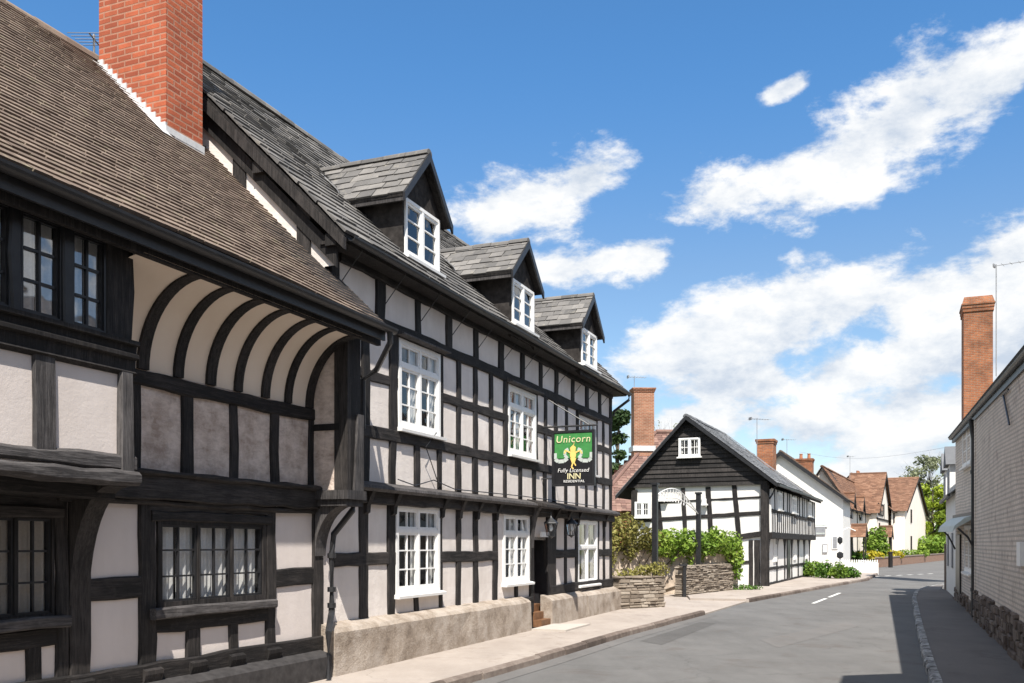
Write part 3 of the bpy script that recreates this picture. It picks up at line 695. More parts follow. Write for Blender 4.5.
rowG = ((358, 367), (387, 394.5), (438.5, 441.5), (455.4, 459.7), (472.6, 477.4), (492, 496.6), (564, 566.2), (574.7, 577), (596.5, 598), (602.6, 604.5), (609.2, 611.2))
mids = lambda row: [(iu(a) + iu(b)) / 2 for a, b in row]
hl_ = [shr(h) for h in (W1, W2, W3, G1, G2, G3)] + [door_h]
m = MB(); zt1, zmb, zmc, zj_, zge = (zTR1 + zTR0) / 2, (zMB1 + zMB0) / 2, (zMC1 + zMC0) / 2, zJ1, (zGE1 + zGE0) / 2
for za_, zb_, row in ((zt1, ZP, rowA), (zmb, zt1, rowB), (zmc, zmb, rowB), (zj_, zmc, rowD), (zge, zj_, rowG), (Z0, zge, rowG)):
    m.wall(uI0, uI1, za_, zb_, [(h[0], h[1], max(h[2], za_), min(h[3], zb_)) for h in hl_ if h[2] < zb_ and h[3] > za_], 0.0, mids(row))
m.quad((uI1, 0, Z0), (uI1, 8, Z0), (uI1, 8, ZP), (uI1, 0, ZP)); m.quad((uI0, 8, Z0), (uI1, 8, Z0), (uI1, 8, ZP), (uI0, 8, ZP)); m.poly([(uI1, -.1, ZP), (uI1, 7.4, ZP), (uI1, YRi, ZRi - .12)])
m.build('plaster_wall', 'plaster', inn)
ugb = FI.u(344, YEi) + .12   # near gable, seen above the neighbour's roof
m = MB(); m.poly([(ugb, -.15, ZP - .3), (ugb, YRi, ZP - .3), (ugb, YRi, ZRi - .12)]); m.quad((ugb, 0, Z0), (ugb, YRi, Z0), (ugb, YRi, ZP - .3), (ugb, 0, ZP - .3)); m.quad((ugb, YRi, Z0), (ugb + 4.6, 7.4, Z0), (ugb + 4.6, 7.4, ZP - .3), (ugb, YRi, ZP - .3)); m.build('gable_wall', 'plaster', inn)
cur = dict(curtain='curtain', drape=.3, ncas=2, ncol=2, rows=(.52, .76), transom=.27, fw=.075)
for h in (W1, W2, W3, G1, G2): window(inn, *h, 0.0, **cur)
window(inn, *G3, 0.0, ncas=2, ncol=1, rows=(), transom=.42, fw=.08, curtain='curtain', drape=.4)
def st(px0, px1, z0, z1, nm='stud', **k):
    a, b = iu(px0), iu(px1); timber(nm, inn, ((a + b) / 2 + rng.uniform(-.01, .01), z0), ((a + b) / 2 + rng.uniform(-.012, .012), z1), max(.07, b - a), **k)
for a, b in rowA: st(a, b, zTR1 - .02, ZP)
for a, b in rowB: st(a, b, zMC1 - .02, zTR0 + .02)
for a, b in rowD: st(a, b, zJ1 - .05, zMC0 + .02)
for a, b in rowG: st(a, b, zSo - .03, zJ0 + .02)
for a, b in ((413.5, 418), (514, 516.5)): st(a, b, zSo - .03, G1[2] - .06)
st(528.8, 532, Z0 + .3, zJ0 + .02, 'post', y1=-.05); st(545.7, 554.6, Z0 + .3, zJ0 + .02, 'post', y1=-.05)
def rl(px0, px1, z1, z0, nm='rail', **k): timber(nm, inn, (iu(px0), (z1 + z0) / 2), (iu(px1), (z1 + z0) / 2), z1 - z0, **k)
rl(336, 611, zTR1, zTR0, y1=-.045)
for a, b in ((358, 397), (439.5, 507), (535.5, 578), (595.5, 611)): rl(a, b, zMB1, zMB0)
rl(352, 611, zMC1, zMC0, y1=-.045)
rl(345, 611.2, zJ1 + .02, zJ0, 'bressumer', y1=-.10)
for a, b in ((333, 394.5), (439, 496), (554, 577), (597.5, 611)): rl(a, b, zGE1, zGE0)
rl(333, 531, zSo, zPl - .06, 'sole_plate', y1=-.06); rl(549, 611.2, zz(556, 585), zz(556, 594), 'sole_plate', y1=-.06)
rl(338, 611, ZP + .02, ZP - .14, 'wall_plate', y1=-.05)
# hood boards over windows, jetty pentice with its little brackets
for h in (W1, W2, W3):
    m = MB(); m.prism([(.02, h[3] + .13), (-.16, h[3] + .05), (-.16, h[3] + .03), (.02, h[3] + .02)], 'x', h[0] - .1, h[1] + .12); m.build('hood_board', 'timber_grey', inn)
m = MB(); yj = -.22; uj0 = FI.u(356, yj)
m.prism([(.02, zJ1 + .10), (yj, zJ1 + .02), (yj - .01, zJ1 - .02), (yj + .03, zJ1 - .06), (.02, zJ1 - .03)], 'x', uj0, uI1 + .05); m.build('pentice_board', 'timber_grey', inn)
for px in (364, 391, 439.5, 457.5, 475, 494, 530, 551, 565, 576, 603):
    u = iu(px); m = MB(); m.prism([(.0, zJ0 + .05), (-.02, zJ0 - .16), (-.07, zJ0 - .13), (-.08, zJ0 - .03), (-.17, zJ1 - .05), (.0, zJ1 - .03)], 'x', u - .05, u + .05); m.build('bracket', 'timber', inn)
# plinth in three lengths with sloping ledge, door between
def plin(p0, p1, ztop, y=-.23):
    m = MB(); a, b = FI.u(p0, y), FI.u(p1, y); n = max(2, int((b - a) / .45)); rings = []
    for i in range(n + 1):
        x = a + (b - a) * i / n; j = lambda s=.012: rng.uniform(-s, s)
        rings.append([(x, .02, Z0 - .15), (x, y + j() - .02, Z0 - .15), (x, y + j() - .01, Z0 + .25), (x, y + j(), ztop - .05 + j(.008)), (x, y + .05, ztop + j(.008)), (x, .02, ztop + .07)])
    m.loft(rings); m.build('plinth', 'plinth', inn)
plin(335, 531, zPl); plin(552, 587, FI.z(556, 598, -.23)); plin(588, 622, FI.z(600, 592, -.23))
# doorway
m = MB(); m.box(uD0 - .02, uD1 + .02, .25, .3, Z0 + .3, zD); m.build('door', 'door', inn)
m = MB(); m.box(uD0 + .08, uD0 + .42, .235, .249, Z0 + .5, Z0 + 1.2); m.box(uD0 + .5, uD1 - .08, .235, .249, Z0 + .5, Z0 + 1.2); m.box(uD0 + .08, uD1 - .08, .235, .249, Z0 + 1.25, zD - .12); dp = m.build('door_panel', 'door', inn)
m = MB(); m.box(uD0 - .03, uD0, -.02, .3, Z0, zD); m.box(uD1, uD1 + .03, -.02, .3, Z0, zD); m.box(uD0, uD1, 0, .3, zD, zD + .06); m.build('door_frame', 'black_paint', inn)
for k in range(3):
    m = MB(); m.box(uD0, uD1, -.20 + .15 * k, .3, Z0 + .14 * k * 1.0, Z0 + .14 * (k + 1)); m.build('step', 'wood', inn)
m = MB(); m.box(iu(537), iu(545), -.09, -.06, zz(540, 537), zz(540, 532)); m.build('door_plate', 'white_paint', inn)
lh_keep = lh; lh = inn
bracket(iu(530.3), .07, -.05, zz(530, 548), -.30, zJ1 - .02, .25, mat='timber_grey'); bracket(iu(551), .07, -.05, zz(548, 545), -.30, zJ1 - .02, .25)
lh = lh_keep
m = MB(); m.prism([(0, zJ1 + .11), (-.42, zJ1 - .0), (-.43, zJ1 - .05), (0, zJ1 + .02)], 'x', iu(527), iu(573)); m.build('door_hood', 'timber', inn)
# eave, roof and dormers
uRi0, uRi1 = FI.u(344, YEi), FI.u(628, YEi)
def dorm(pl, pr, yl_t, yl_b, apex, eave_l, verge_r):
    y = FI.plane(pl, yl_b + 3, YEi, ZEi, KI).y
    x0, x1 = FI.u(pl, y), FI.u(pr, y); zt_ = FI.z(pl, yl_t, y); zb_ = FI.z(pl, yl_b, y)
    xm = (x0 + x1) / 2; ax, az = FI.p(*apex, y - .12); ex, ez = FI.p(*eave_l, y - .12); vx, vz = FI.p(*verge_r, y - .12)
    d = MB(); zroof = lambda yy: ZEi + KI * (yy - YEi)
    za_ = az - .06; o = .05
    yk = (zt_ + .05 - ZEi) / KI + YEi; ya = (za_ - ZEi) / KI + YEi
    d.wall(x0 - o, x1 + o, zb_ - .25, zt_ + .08, [(x0 + .03, x1 - .03, zb_ + .03, zt_ - .03)], y)
    d.poly([(x0 - o, y, zt_ + .08), (x1 + o, y, zt_ + .08), (ax, y, za_ - .1)])
    for xx in (x0 - o, x1 + o): d.poly([(xx, y, zb_ - .3), (xx, yk + .1, zt_ + .08), (xx, y, zt_ + .08)])
    dm = d.build('dormer', 'black_dormer' if 'black_dormer' in M else 'timber', inn)
    window(dm, x0, x1, zb_, zt_, y, ncas=2, ncol=1, rows=(.33, .66), fw=.05, cw=.05, transom=None, depth=.5, sill=True, proud=.03)
    hw = (vx - ex) / 2; zl = (ez + vz) / 2
    ex, vx = ax - hw, ax + hw
    r = MB(); up_ = Vector((ax - ex, 0, az - zl)); H = up_.length
    yb0 = (zl - ZEi) / KI + YEi; yb1 = (az - ZEi) / KI + YEi; yf = y - .14
    for xs, S in ((ex, up_), (vx, Vector((-up_.x, 0, up_.z)))):
        r.tiles((xs, yf, zl), (0, 1, 0), S, yb1 - yf + .1, H, .26, .19, .022, lambda v: (0, (yb0 + (yb1 - yb0) * v / H) - yf + .12), 1.3)
    ro = r.build('dormer_roof', 'slate', dm)
    u_ = MB(); t = .05
    u_.prism([(ex + .01, zl - t), (ax, az - t), (vx - .01, zl - t), (vx, zl - .008), (ax, az - .008), (ex, zl - .008)], 'y', yf + .01, yb0 + .0); u_.build('roof_deck', 'timber', ro)
    rd = MB()
    for i in range(5):
        a = yf + (yb1 - yf) * i / 5; b = yf + (yb1 - yf) * (i + 1) / 5 - .008; j = rng.uniform(-.008, .008)
        rd.loft([[(ax + .09 * math.cos(R(q)), yy, az - .04 + j + .085 * math.sin(R(q))) for q in range(0, 181, 36)] for yy in (a, b)])
    rd.build('ridge_tiles', 'slate', ro)
    bb = MB()
    for sx, xe in ((1, ex), (-1, vx)):
        bb.prism([(xe - sx * .01, zl - .13), (xe - sx * .01, zl - .005), (ax, az - .005), (ax, az - .15)], 'y', yf - .015, yf + .02)
    bb.build('bargeboard', 'black_paint', dm)
    sf = MB(); sf.box(ex + .02, ex + .06, yf + .03, yb0 + .12, zl - .11, zl - .02); sf.build('eaves_board', 'timber_grey', dm)
    fl = MB()
    a = Vector((ex - .02, yb0 + .05, zl + .10)); b = Vector((ax - .03, yb1 + .12, az + .05)); dirn = (b - a)
    w1 = Vector((-.20, 0, .02)); 
    fl.loft([[tuple(a), tuple(a + w1 * .9 + Vector((0, -.05, 0))), tuple(a + w1 * .9 + Vector((0, -.05, .02))), tuple(a + Vector((0, 0, .02)))], [tuple(b), tuple(b + w1 * .4), tuple(b + w1 * .4 + Vector((0, 0, .02))), tuple(b + Vector((0, 0, .02)))]])
    a2 = Vector((ex + .3, yb0 - .28, zl - .16)); 
    fl.build('flashing', 'lead', dm)
M['black_dormer'] = m_plain('black_weathered_board', (0.035, 0.031, 0.029), .85, .6, .15, 0, 7, .4)
dorm(404.2, 438.2, 196.8, 254, (428.4, 152.3), (403, 191.4), (451, 226))
dorm(511.7, 533, 278, 322, (527.7, 240.5), (512, 271.7), (543, 291.5))
dorm(581, 596, 326.6, 362.8, (593, 294.8), (581.5, 323), (602.8, 336.5))
gable_roof_tiles(inn, uRi0, uRi1, YEi, ZEi, YRi, ZRi, 'slate', 0.33, 0.20, 0.036, sag=.03, jit=.7, hip=5.0)
m = MB(); m.box(uRi0 + .05, uRi1 - .02, YEi + .04, .02, ZEi - .10, ZEi - .06); m.build('soffit', 'timber', inn)
m = MB(); m.loft([[(x, YEi - .04 + .06 * math.cos(R(q)), ZEi - .03 + .06 * math.sin(R(q))) for q in range(180, 361, 20)] + [(x, YEi - .04 + .05 * math.cos(R(q)), ZEi - .03 + .05 * math.sin(R(q))) for q in range(360, 179, -20)] for x in (uRi0 + .1, uRi1 + .04)])
m.tube([(uRi1 - .05, YEi - .04, ZEi - .08), (uRi1 - .05, YEi - .04, ZEi - .2), (uI1 + .06, -.06, ZEi - .5), (uI1 + .06, -.05, ZEi - .62)], .035, 8)
m.build('gutter', 'iron', inn)
for a in (339, 384, 420, 451, 477.5, 503, 523.7, 541.7, 557, 574, 588, 600.5):  # iron stays below the gutter
    u = iu(a) + .02; m = MB(); m.tube([(u, -.01, ZP - .42), (u, YEi + .02, ZEi - .09)], .007, 5); m.build('gutter_stay', 'iron', inn)
m = MB()   # bargeboards of the near gable with purlin ends
hb = .15
m.prism([(YEi, ZEi - .06), (YRi, ZRi - .06), (YRi, ZRi - .06 - hb * 1.2), (YEi, ZEi - .06 - hb)], 'x', uRi0 - .01, uRi0 + .05); m.build('bargeboard', 'timber', inn)
for yy in (-.15, .95, 2.1):
    m = MB(); zc = ZEi + KI * (yy - YEi) - .28; m.box(uRi0 + .02, uRi0 + .3, yy - .08, yy + .08, zc - .06, zc + .09); m.build('purlin_end', 'timber', inn)
for yy in (.3, 1.3, 2.3): 
    m = MB(); zc = ZEi + KI * (yy - YEi); m.box(ugb - .03, ugb + .02, yy - .1, yy + .1, zc - 1.2, zc - .1); m.build('gable_stud', 'timber', inn)
m = MB(); m.prism([(-.2, ZP - .1), (YRi, ZRi - .2), (YRi, ZRi - .42), (-.2, ZP - .34)], 'x', ugb - .045, ugb - .005); m.build('gable_rafter', 'timber', inn)
m = MB()   # facade cable and lead-in wires
m.tube([(iu(395), -.05, zJ1 + .16), (iu(412), -.05, zJ1 + .1), (iu(430), -.06, zJ1 + .22), (iu(452), -.05, zJ1 + .12), (iu(520), -.05, zJ1 + .15), (iu(600), -.05, zJ1 + .13)], .009, 5)
m.tube([(iu(433), -.06, zz(433, 433)), (iu(420), -.1, zz(420, 447)), (iu(436), -.06, zz(436, 487))], .008, 5); m.build('cable', 'iron', inn)

# lanterns
def lantern(label, px, py, yl, sc):
    u = FI.u(px, yl); zt_ = FI.z(px, py, yl); p = FI.w(u, yl, zt_)
    t = thing('wall_lantern', label, 'lantern', tuple(p), FI.rz, 'lanterns over the inn door')
    m = MB(); r_ = .13 * sc; h = .26 * sc
    for k in range(6):
        a = k * math.pi / 3; m.tube([(r_ * math.cos(a), r_ * math.sin(a), -.08), (r_ * .62 * math.cos(a), r_ * .62 * math.sin(a), -.08 - h)], .009, 4)
    m.lathe(0, 0, [(r_ * 1.15, -.085), (r_ * 1.1, -.07), (r_ * .45, .0), (r_ * .2, .03), (.01, .06)], 6); m.lathe(0, 0, [(r_ * .66, -.085 - h), (r_ * .66, -.07 - h), (r_ * .3, -.1 - h), (.01, -.13 - h)][::-1], 6)
    m.tube([(0, 0, .05), (0, 0, .13), (0, -yl - .02, .15)], .012, 5); m.build('frame', 'iron', t)
    g = MB(); g.lathe(0, 0, [(r_ * .6, -.08 - h), (r_ * .97, -.085)], 6); g.build('glass', 'glass', t)
    b = MB(); b.lathe(0, 0, [(.02, -.1), (.035, -.15), (.045, -.2), (.02, -.24)], 8); b.build('bulb', 'white_paint', t)
lantern('glazed iron lantern under the porch hood, left of the pair, over the inn door', 551, 519, -.38, 1.0)
lantern('glazed iron lantern hanging right of the inn door beside the tall sash window', 571.5, 520, -.30, .95)

# pub sign
def text(body, size, mat, parent, loc, name='lettering', shear=0.0, off=0.0, ext=.004, sx=1.0, spacing=1.0):
    cu = bpy.data.curves.new('t', 'FONT'); cu.body = body; cu.size = size; cu.align_x = 'CENTER'; cu.align_y = 'CENTER'; cu.shear = shear; cu.offset = off; cu.extrude = ext; cu.space_character = spacing
    to = bpy.data.objects.new('t', cu); COL.objects.link(to); dg = bpy.context.evaluated_depsgraph_get()
    me = bpy.data.meshes.new_from_object(to.evaluated_get(dg)); bpy.data.objects.remove(to)
    me.transform(Matrix.Translation(loc) @ Matrix.Rotation(R(90), 4, 'X') @ Matrix.Scale(sx, 4, (1, 0, 0)))
    me.materials.clear(); me.materials.append(M[mat])
    o = bpy.data.objects.new(name, me); COL.objects.link(o); o.parent = parent; return o
us = FI.u(541.5, 0); ysx, ysy = None, None
yA = FI.g(553, 431, us)[0]; yB = FI.g(594.5, 431, us)[0]; zS1 = FI.g(573, 431, us)[1]; zS0 = FI.g(573, 485.5, us)[1]
SW, SH = yA - yB, zS1 - zS0
ps = FI.w(us, (yA + yB) / 2, zS0)
sg = thing('pub_sign', 'green and black hanging pub sign lettered Unicorn on the inn front', 'sign', tuple(ps), FI.rz - math.pi / 2)
# in the sign's frame: +x towards the street, -y faces the camera side
m = MB(); m.box(-SW / 2, SW / 2, -.025, .025, 0, SH); m.build('board', 'sign_black', sg)
m = MB(); e = .035
for a, b, c, d in ((-SW / 2 - .012, -SW / 2 + e, -.01, SH + .012), (SW / 2 - e, SW / 2 + .012, -.01, SH + .012)): m.box(a, b, -.042, .042, c, d)
m.box(-SW / 2 + e, SW / 2 - e, -.04, .04, -.01, e); m.box(-SW / 2 + e, SW / 2 - e, -.04, .04, SH - e, SH + .012); m.build('frame', 'black_paint', sg)
def disc(m, cx, cz, rx, rz, y, n=24, a0=0, a1=360):
    pts = [(cx + rx * math.cos(R(a0 + (a1 - a0) * i / n)), y, cz + rz * math.sin(R(a0 + (a1 - a0) * i / n))) for i in range(n + (a1 - a0 < 360))]
    m.poly(pts, .5)
def ribbon(m, pts, w, y):
    for i in range(len(pts) - 1):
        (x0, z0), (x1, z1) = pts[i], pts[i + 1]; L = math.hypot(x1 - x0, z1 - z0) or 1; nx, nz = -(z1 - z0) / L * w / 2, (x1 - x0) / L * w / 2
        m.quad((x0 - nx, y, z0 - nz), (x1 - nx, y, z1 - nz), (x1 + nx, y, z1 + nz), (x0 + nx, y, z0 + nz), .5)
zf = SH * .50; iw = SW / 2 - .045
m = MB(); m.poly([(-iw, -.027, zf), (iw, -.027, zf), (iw, -.027, SH - .045), (-iw, -.027, SH - .045)], .5); m.build('green_field', 'sign_green', sg)
for s_ in (-1, 1):
    m = MB(); ribbon(m, [(s_ * iw * .98, SH * .60), (s_ * iw * .97, SH * .49), (s_ * iw * .8, SH * .445), (s_ * iw * .5, SH * .45), (s_ * iw * .3, SH * .5)], .075, -.031 - .001 * s_)
    ribbon(m, [(s_ * iw * .30, SH * .50), (s_ * iw * .45, SH * .56), (s_ * iw * .42, SH * .64), (s_ * iw * .25, SH * .67)], .06, -.034 - .001 * s_)
    m.build('scroll', 'sign_grey', sg)
m = MB()  # heraldic device: rearing horned beast on a shield
disc(m, 0, SH * .57, .065, .10, -.038); m.poly([(-.06, -.039, SH * .50), (.07, -.039, SH * .50), (.03, -.039, SH * .40), (-.02, -.039, SH * .40)], .5)
m.poly([(-.05, -.040, SH * .62), (.05, -.040, SH * .63), (.06, -.040, SH * .70), (.0, -.040, SH * .74), (-.06, -.040, SH * .69)], .5); m.poly([(.0, -.041, SH * .73), (.02, -.041, SH * .73), (.035, -.041, SH * .80)], .5)
ribbon(m, [(-.05, SH * .6), (-.16, SH * .65), (-.18, SH * .59)], .03, -.0395); ribbon(m, [(.05, SH * .6), (.15, SH * .64), (.19, SH * .58)], .03, -.0395)
ribbon(m, [(0, SH * .42), (-.03, SH * .34), (.01, SH * .30)], .03, -.0395); ribbon(m, [(.02, SH * .42), (.06, SH * .36)], .025, -.0398)
m.build('crest', 'gold', sg)
text('Unicorn', .20, 'sign_cream', sg, (0, -.036, SH * .845), shear=.12, off=.0, sx=1.0, spacing=1.12)
text('Fully Licensed', .115, 'white_paint', sg, (0, -.036, SH * .275), shear=.2, off=-.001, sx=.98, spacing=1.04)
text('INN', .165, 'sign_cream', sg, (.02, -.036, SH * .165), off=.002)
text('RESIDENTIAL', .07, 'white_paint', sg, (.02, -.036, SH * .075), off=0, spacing=1.1)
m = MB(); xw = -SW / 2 - (0 - yA) * 1.0
xw = -(SW / 2 + (-yA)); m.tube([(xw, 0, SH + .10), (SW / 2 + .06, 0, SH + .10)], .02, 6); m.tube([(xw, 0, SH + .75), (SW / 2 - .1, 0, SH + .10)], .012, 6)
for x in (-SW / 2 + .1, SW / 2 - .1): m.tube([(x, 0, SH + .0), (x, 0, SH + .1)], .012, 5)
m.tube([(xw, 0, .15), (-SW / 2, 0, .15)], .015, 5); m.build('iron_bracket', 'iron', sg)

# ------------------------------------------------------------------ garden walls, arch, shrubs between the inn and the gabled house
def place(p, ang): return dict(loc=tuple(p), rz=math.pi / 2 - ang)
def wall_between(name, label, a, b, h, t, mat, rubble=True, cat='wall', top=None, hm=(.05, .12)):
    a = Vector(a); b = Vector(b); d = b - a; th = thing(name, label, cat, tuple(a), math.atan2(d.y, d.x)); L = math.hypot(d.x, d.y)
    m = MB()
    if rubble:
        stone_wall(m, 0, L, 0, t, -.1, h, *hm)
    else: m.box(0, L, 0, t, -.1, h)
    m.build('stonework' if rubble else 'wall_face', mat, th); return th, L
pA, pB = FI.w(uI1 + .03, -.20, 0), G(665, 607, .1)
pA.z = pB.z = 0.1
t1, L1 = wall_between('drystone_wall', 'low grey drystone garden wall against the end of the inn, with plants along its top', pA, pB, .80, .45, 'rubble')
dB = Vector((-n0.x, -n0.y, 0)); 
pC, pD = G(687, 595, .1), G(733, 590, .1)
t2, L2 = wall_between('drystone_wall', 'low drystone wall ending beside the gateway post, below the bright green ivy', pC + Vector((0, .0, 0)), pD, .95, .45, 'rubble', hm=(.035, .085))
# side returns of the gateway
m = MB(); stone_wall(m, L1 - .03, L1 + 0.0, 0.2, 2.0, -.1, .9)
pE = pC + dB * 2.6
# rendered wall behind
bA, bB = Vector((4.6, 27.0, 0)), Vector((9.4, 34.6, 0))
bA = G(612, 597, .1); bB = Vector((W(738, 560, 34.5).x, 34.5, 0)); bA = Vector((W(608, 560, 31.0).x, 31.0, 0))
t3, L3 = wall_between('garden_wall', 'tall buff rendered garden wall under the shrubs, behind the iron gateway posts', bA, bB, 1.65, .35, 'garden_wall', False)
m = MB(); stone_wall(m, 0, L3, -.03, .34, 1.5, 1.7, .06, .1); m.build('coping', 'rubble', t3)
# arched gateway sign
aL, aR = W(655, 560, 27.6), W(698.5, 560, 32.6)
ar = thing('gateway_arch', 'tall black gateway posts carrying a white arched iron overthrow', 'gateway', (aL.x, aL.y, 0), math.atan2(aR.y - aL.y, aR.x - aL.x))
AW = math.hypot(aR.x - aL.x, aR.y - aL.y)
for x, zt_, w_ in ((0, W(655, 485, 27.6).z, .075), (AW, W(698, 494, 32.6).z, .075)):
    m = MB(); m.box(x - w_, x + w_, -w_, w_, 0, zt_); m.box(x - w_ - .03, x + w_ + .03, -w_ - .03, w_ + .03, zt_, zt_ + .06); m.build('post', 'black_paint', ar)
m = MB(); zc = W(676, 500, 30).z; n = 16
arc = lambda t, o: (AW * t, 0, zc - .12 + (.55 + o) * math.sin(math.pi * (t * .86 + .16)) - .22)
m.tube([arc(i / n, .12) for i in range(n + 1)], .018, 5); m.tube([arc(i / n, -.16) for i in range(n + 1)], .018, 5)
for i in range(1, n): m.tube([arc(i / n, .12), arc(i / n + .01, -.16)], .014, 4)
for i in range(1, n, 1):
    a, b = arc(i / n, .12), arc((i + .5) / n, -.02); m.tube([a, b], .012, 4)
for i in range(3, 12): a = arc(i / n, -.24); m.box(a[0] - .035, a[0] + .035, -.01, .01, a[2] - .05, a[2] + .04)
m.build('overthrow', 'white_paint', ar)
pg = G(682, 590, .1)
gp = thing('gate_post', 'short black iron gate post at the end of the drystone wall', 'post', tuple(G(684.5, 595, .1)), 0)
m = MB(); m.tube([(0, 0, -.1), (0, 0, .98)], .06, 8); m.box(-.16, .08, -.07, .07, .93, 1.0); m.build('post_shaft', 'iron', gp)
ivb = []
Lv = (bB - bA); dv = Lv.normalized()
def on(t, z, rx, rz_, ry=.45): p = bA + Lv * t; return (p.x - bA.x, p.y - bA.y - .15, z, rx, ry, rz_)
shrub('climbing_shrub', 'bright green climbing shrub spilling over the buff garden wall by the gable', tuple(bA), [on(0.34, 1.68, .42, 0.34), on(0.40, 1.78, .42, 0.44), on(0.46, 1.88, .42, 0.39), on(0.52, 1.68, .42, 0.34), on(0.58, 1.78, .42, 0.44), on(0.64, 1.88, .42, 0.39), on(0.70, 1.68, .42, 0.34), on(0.76, 1.78, .42, 0.44), on(0.82, 1.88, .42, 0.39), on(0.88, 1.68, .42, 0.34), on(0.93, 1.78, .42, 0.44), on(.95, 1.45, .38, .42), on(.97, 1.05, .28, .38), on(.98, .7, .18, .28), on(.60, 1.25, .10, .45), on(.46, 1.35, .08, .3), on(.7, 1.35, .1, .25), on(.80, 2.2, .12, .2), on(.55, 2.15, .1, .15), on(.4, 2.1, .08, .15)], 4600, .072, 'ivy')
shrub('straggly_shrub', 'olive brown straggly shrub on the garden wall next to the inn end', tuple(bA), [on(.02, 2.1, .5, .6), on(.1, 2.2, .5, .55), on(.2, 2.0, .5, .5), on(.3, 1.9, .45, .4), on(.14, 1.5, .3, .35), on(.0, 1.6, .3, .6)], 2300, .07, 'ivy_brown')
q = pA + (pB - pA) * .62 + Vector((-.05, .25, 0))
shrub('wall_plant', 'rusty and green plants growing on top of the low drystone wall', (q.x, q.y, .1), [(0, 0, .95, .35, .2, .16), (.35, .1, .98, .3, .2, .2), (-.5, -.2, .9, .4, .15, .1)], 500, .05, 'ivy_brown', 'plant')
q = pD + Vector((.35, .2, 0)); shrub('grass_tuft', 'small green weeds at the foot of the white gable wall', (q.x, q.y, .08), [(0, 0, .1, .45, .2, .12), (.5, .2, .08, .3, .2, .1)], 300, .05, 'leaf', 'plant', 1)

# ------------------------------------------------------------------ gabled black and white house
FB = Fr((9.9, 37.3), R(24.2))
bh = thing('gabled_house', 'white timber framed house with black weatherboarded gable and slate roof, beyond the inn', 'house', tuple(FB.w(0, 0, 0)), FB.rz)
BW = 5.25
ya, zap = FB.g(688, 416); yeR, zeR = -.35, FB.g(757, 480)[1]; yeL, zeL = FB.g(618, 496)
zb0 = FB.g(640, 489)[1]; zb1 = FB.g(755, 483.5)[1]; zbb = (zb0 + zb1) / 2
# gable wall drawn in the y-z plane at x = 0 (outward is -x): built as its own frame so the facade helpers apply
gq = lambda px, py: FB.g(px, py, 0)
gw = bpy.data.objects.new('gable_wall', None)
m = MB(); m.quad((0, 0, 0), (0, BW, 0), (0, BW, zbb + .1), (0, 0, zbb + .1), .5); m.quad((0, BW, 0), (14.6, BW, 0), (14.6, BW, 4), (0, BW, 4), .5); m.quad((14.6, 0, 0), (14.6, BW, 0), (14.6, BW, 4), (14.6, 0, 4), .5); m.poly([(14.6, -.1, 4), (14.6, BW, 4), (14.6, ya, zap - .3)], .5)
m.build('gable_wall', 'white_wall', bh)
def gtim(nm, p0, p1, w, out=.04):
    (ya_, za_), (yb_, zb_) = gq(*p0), gq(*p1)
    m = MB(); m.beam((ya_, za_), (yb_, zb_), w, .03, -out, .008)
    m.v = [(y, x, z) for x, y, z in m.v]; m.f = [f[::-1] for f in m.f]; return m.build(nm, 'timber', bh)
gtim('stud', (656, 490), (664, 560), .20); gtim('stud', (683, 488), (687, 560), .17); gtim('stud', (708, 487), (713, 565), .19); gtim('stud', (734, 484), (741, 560), .19)
gtim('post', (634.5, 490), (634.5, 580), .25, .06); gtim('rail', (633, 521), (765, 512.5), .15); gtim('rail', (655, 503), (765, 497), .07); gtim('rail', (740, 537), (768, 533), .2, .09); gtim('rail', (738, 563), (750, 562), .13)
gtim('post', (765.5, 484), (765.5, 586), .30, .10); gtim('door_post', (751, 540), (751, 586), .16, .05); gtim('door_post', (757, 540), (757, 586), .22, .03)
m = MB(); n = 15; zt_ = zap - .1
def edge(z):   # left and right roof edge at height z
    return (yeR + (ya - yeR) * (z - zeR) / (zap - zeR), yeL + (ya - yeL) * (z - zeL) / (zap - zeL))
for i in range(n):
    za_ = zbb + (zt_ - zbb) * i / n; zb_ = zbb + (zt_ - zbb) * (i + 1) / n + .03
    a0, b0 = edge(za_); a1, b1 = edge(zb_); a0, a1 = max(a0, -.1), max(a1, -.1); b0, b1 = min(b0, BW + .6), min(b1, BW + .6)
    if b1 - a1 < .05: continue
    t = rng.uniform(-.008, .008)
    m.add([(-.12 + t, a0, za_), (-.12 + t, b0, za_), (-.07, b1, zb_), (-.07, a1, zb_), (-.06, a0, za_), (-.06, b0, za_)], [(0, 1, 2, 3), (4, 5, 1, 0)])
m.build('weatherboards', 'timber', bh)
def gwin(l, r, yt, yb, nm, out=.14):
    y1_, z1_ = gq(l, yt); y0_, z0_ = gq(r, yb); tmp = bpy.data.objects.new('window_mount', None)
    before = set(o.name for o in bpy.data.objects)
    fo = window(None, y0_, y1_, z0_, z1_, -out, ncas=2, ncol=2, rows=(.5,), fw=.06, depth=out - .01 if nm else .1, sill=True, curtain='curtain' if nm else None, drape=.3)
    fo.parent = bh; objs = [fo] + list(fo.children)
    for o in objs:
        me = o.data
        for v in me.vertices: v.co = (v.co.y, v.co.x, v.co.z)
        me.flip_normals()
    return fo
gwin(679.8, 701.3, 438.8, 456.5, True, .18); gwin(636, 651, 502, 517, False, .16)
for (l, r, a, b) in ((660, 667, 494, 500), (702.5, 707, 499, 504)): gwin(l, r, a, b, False, .12)
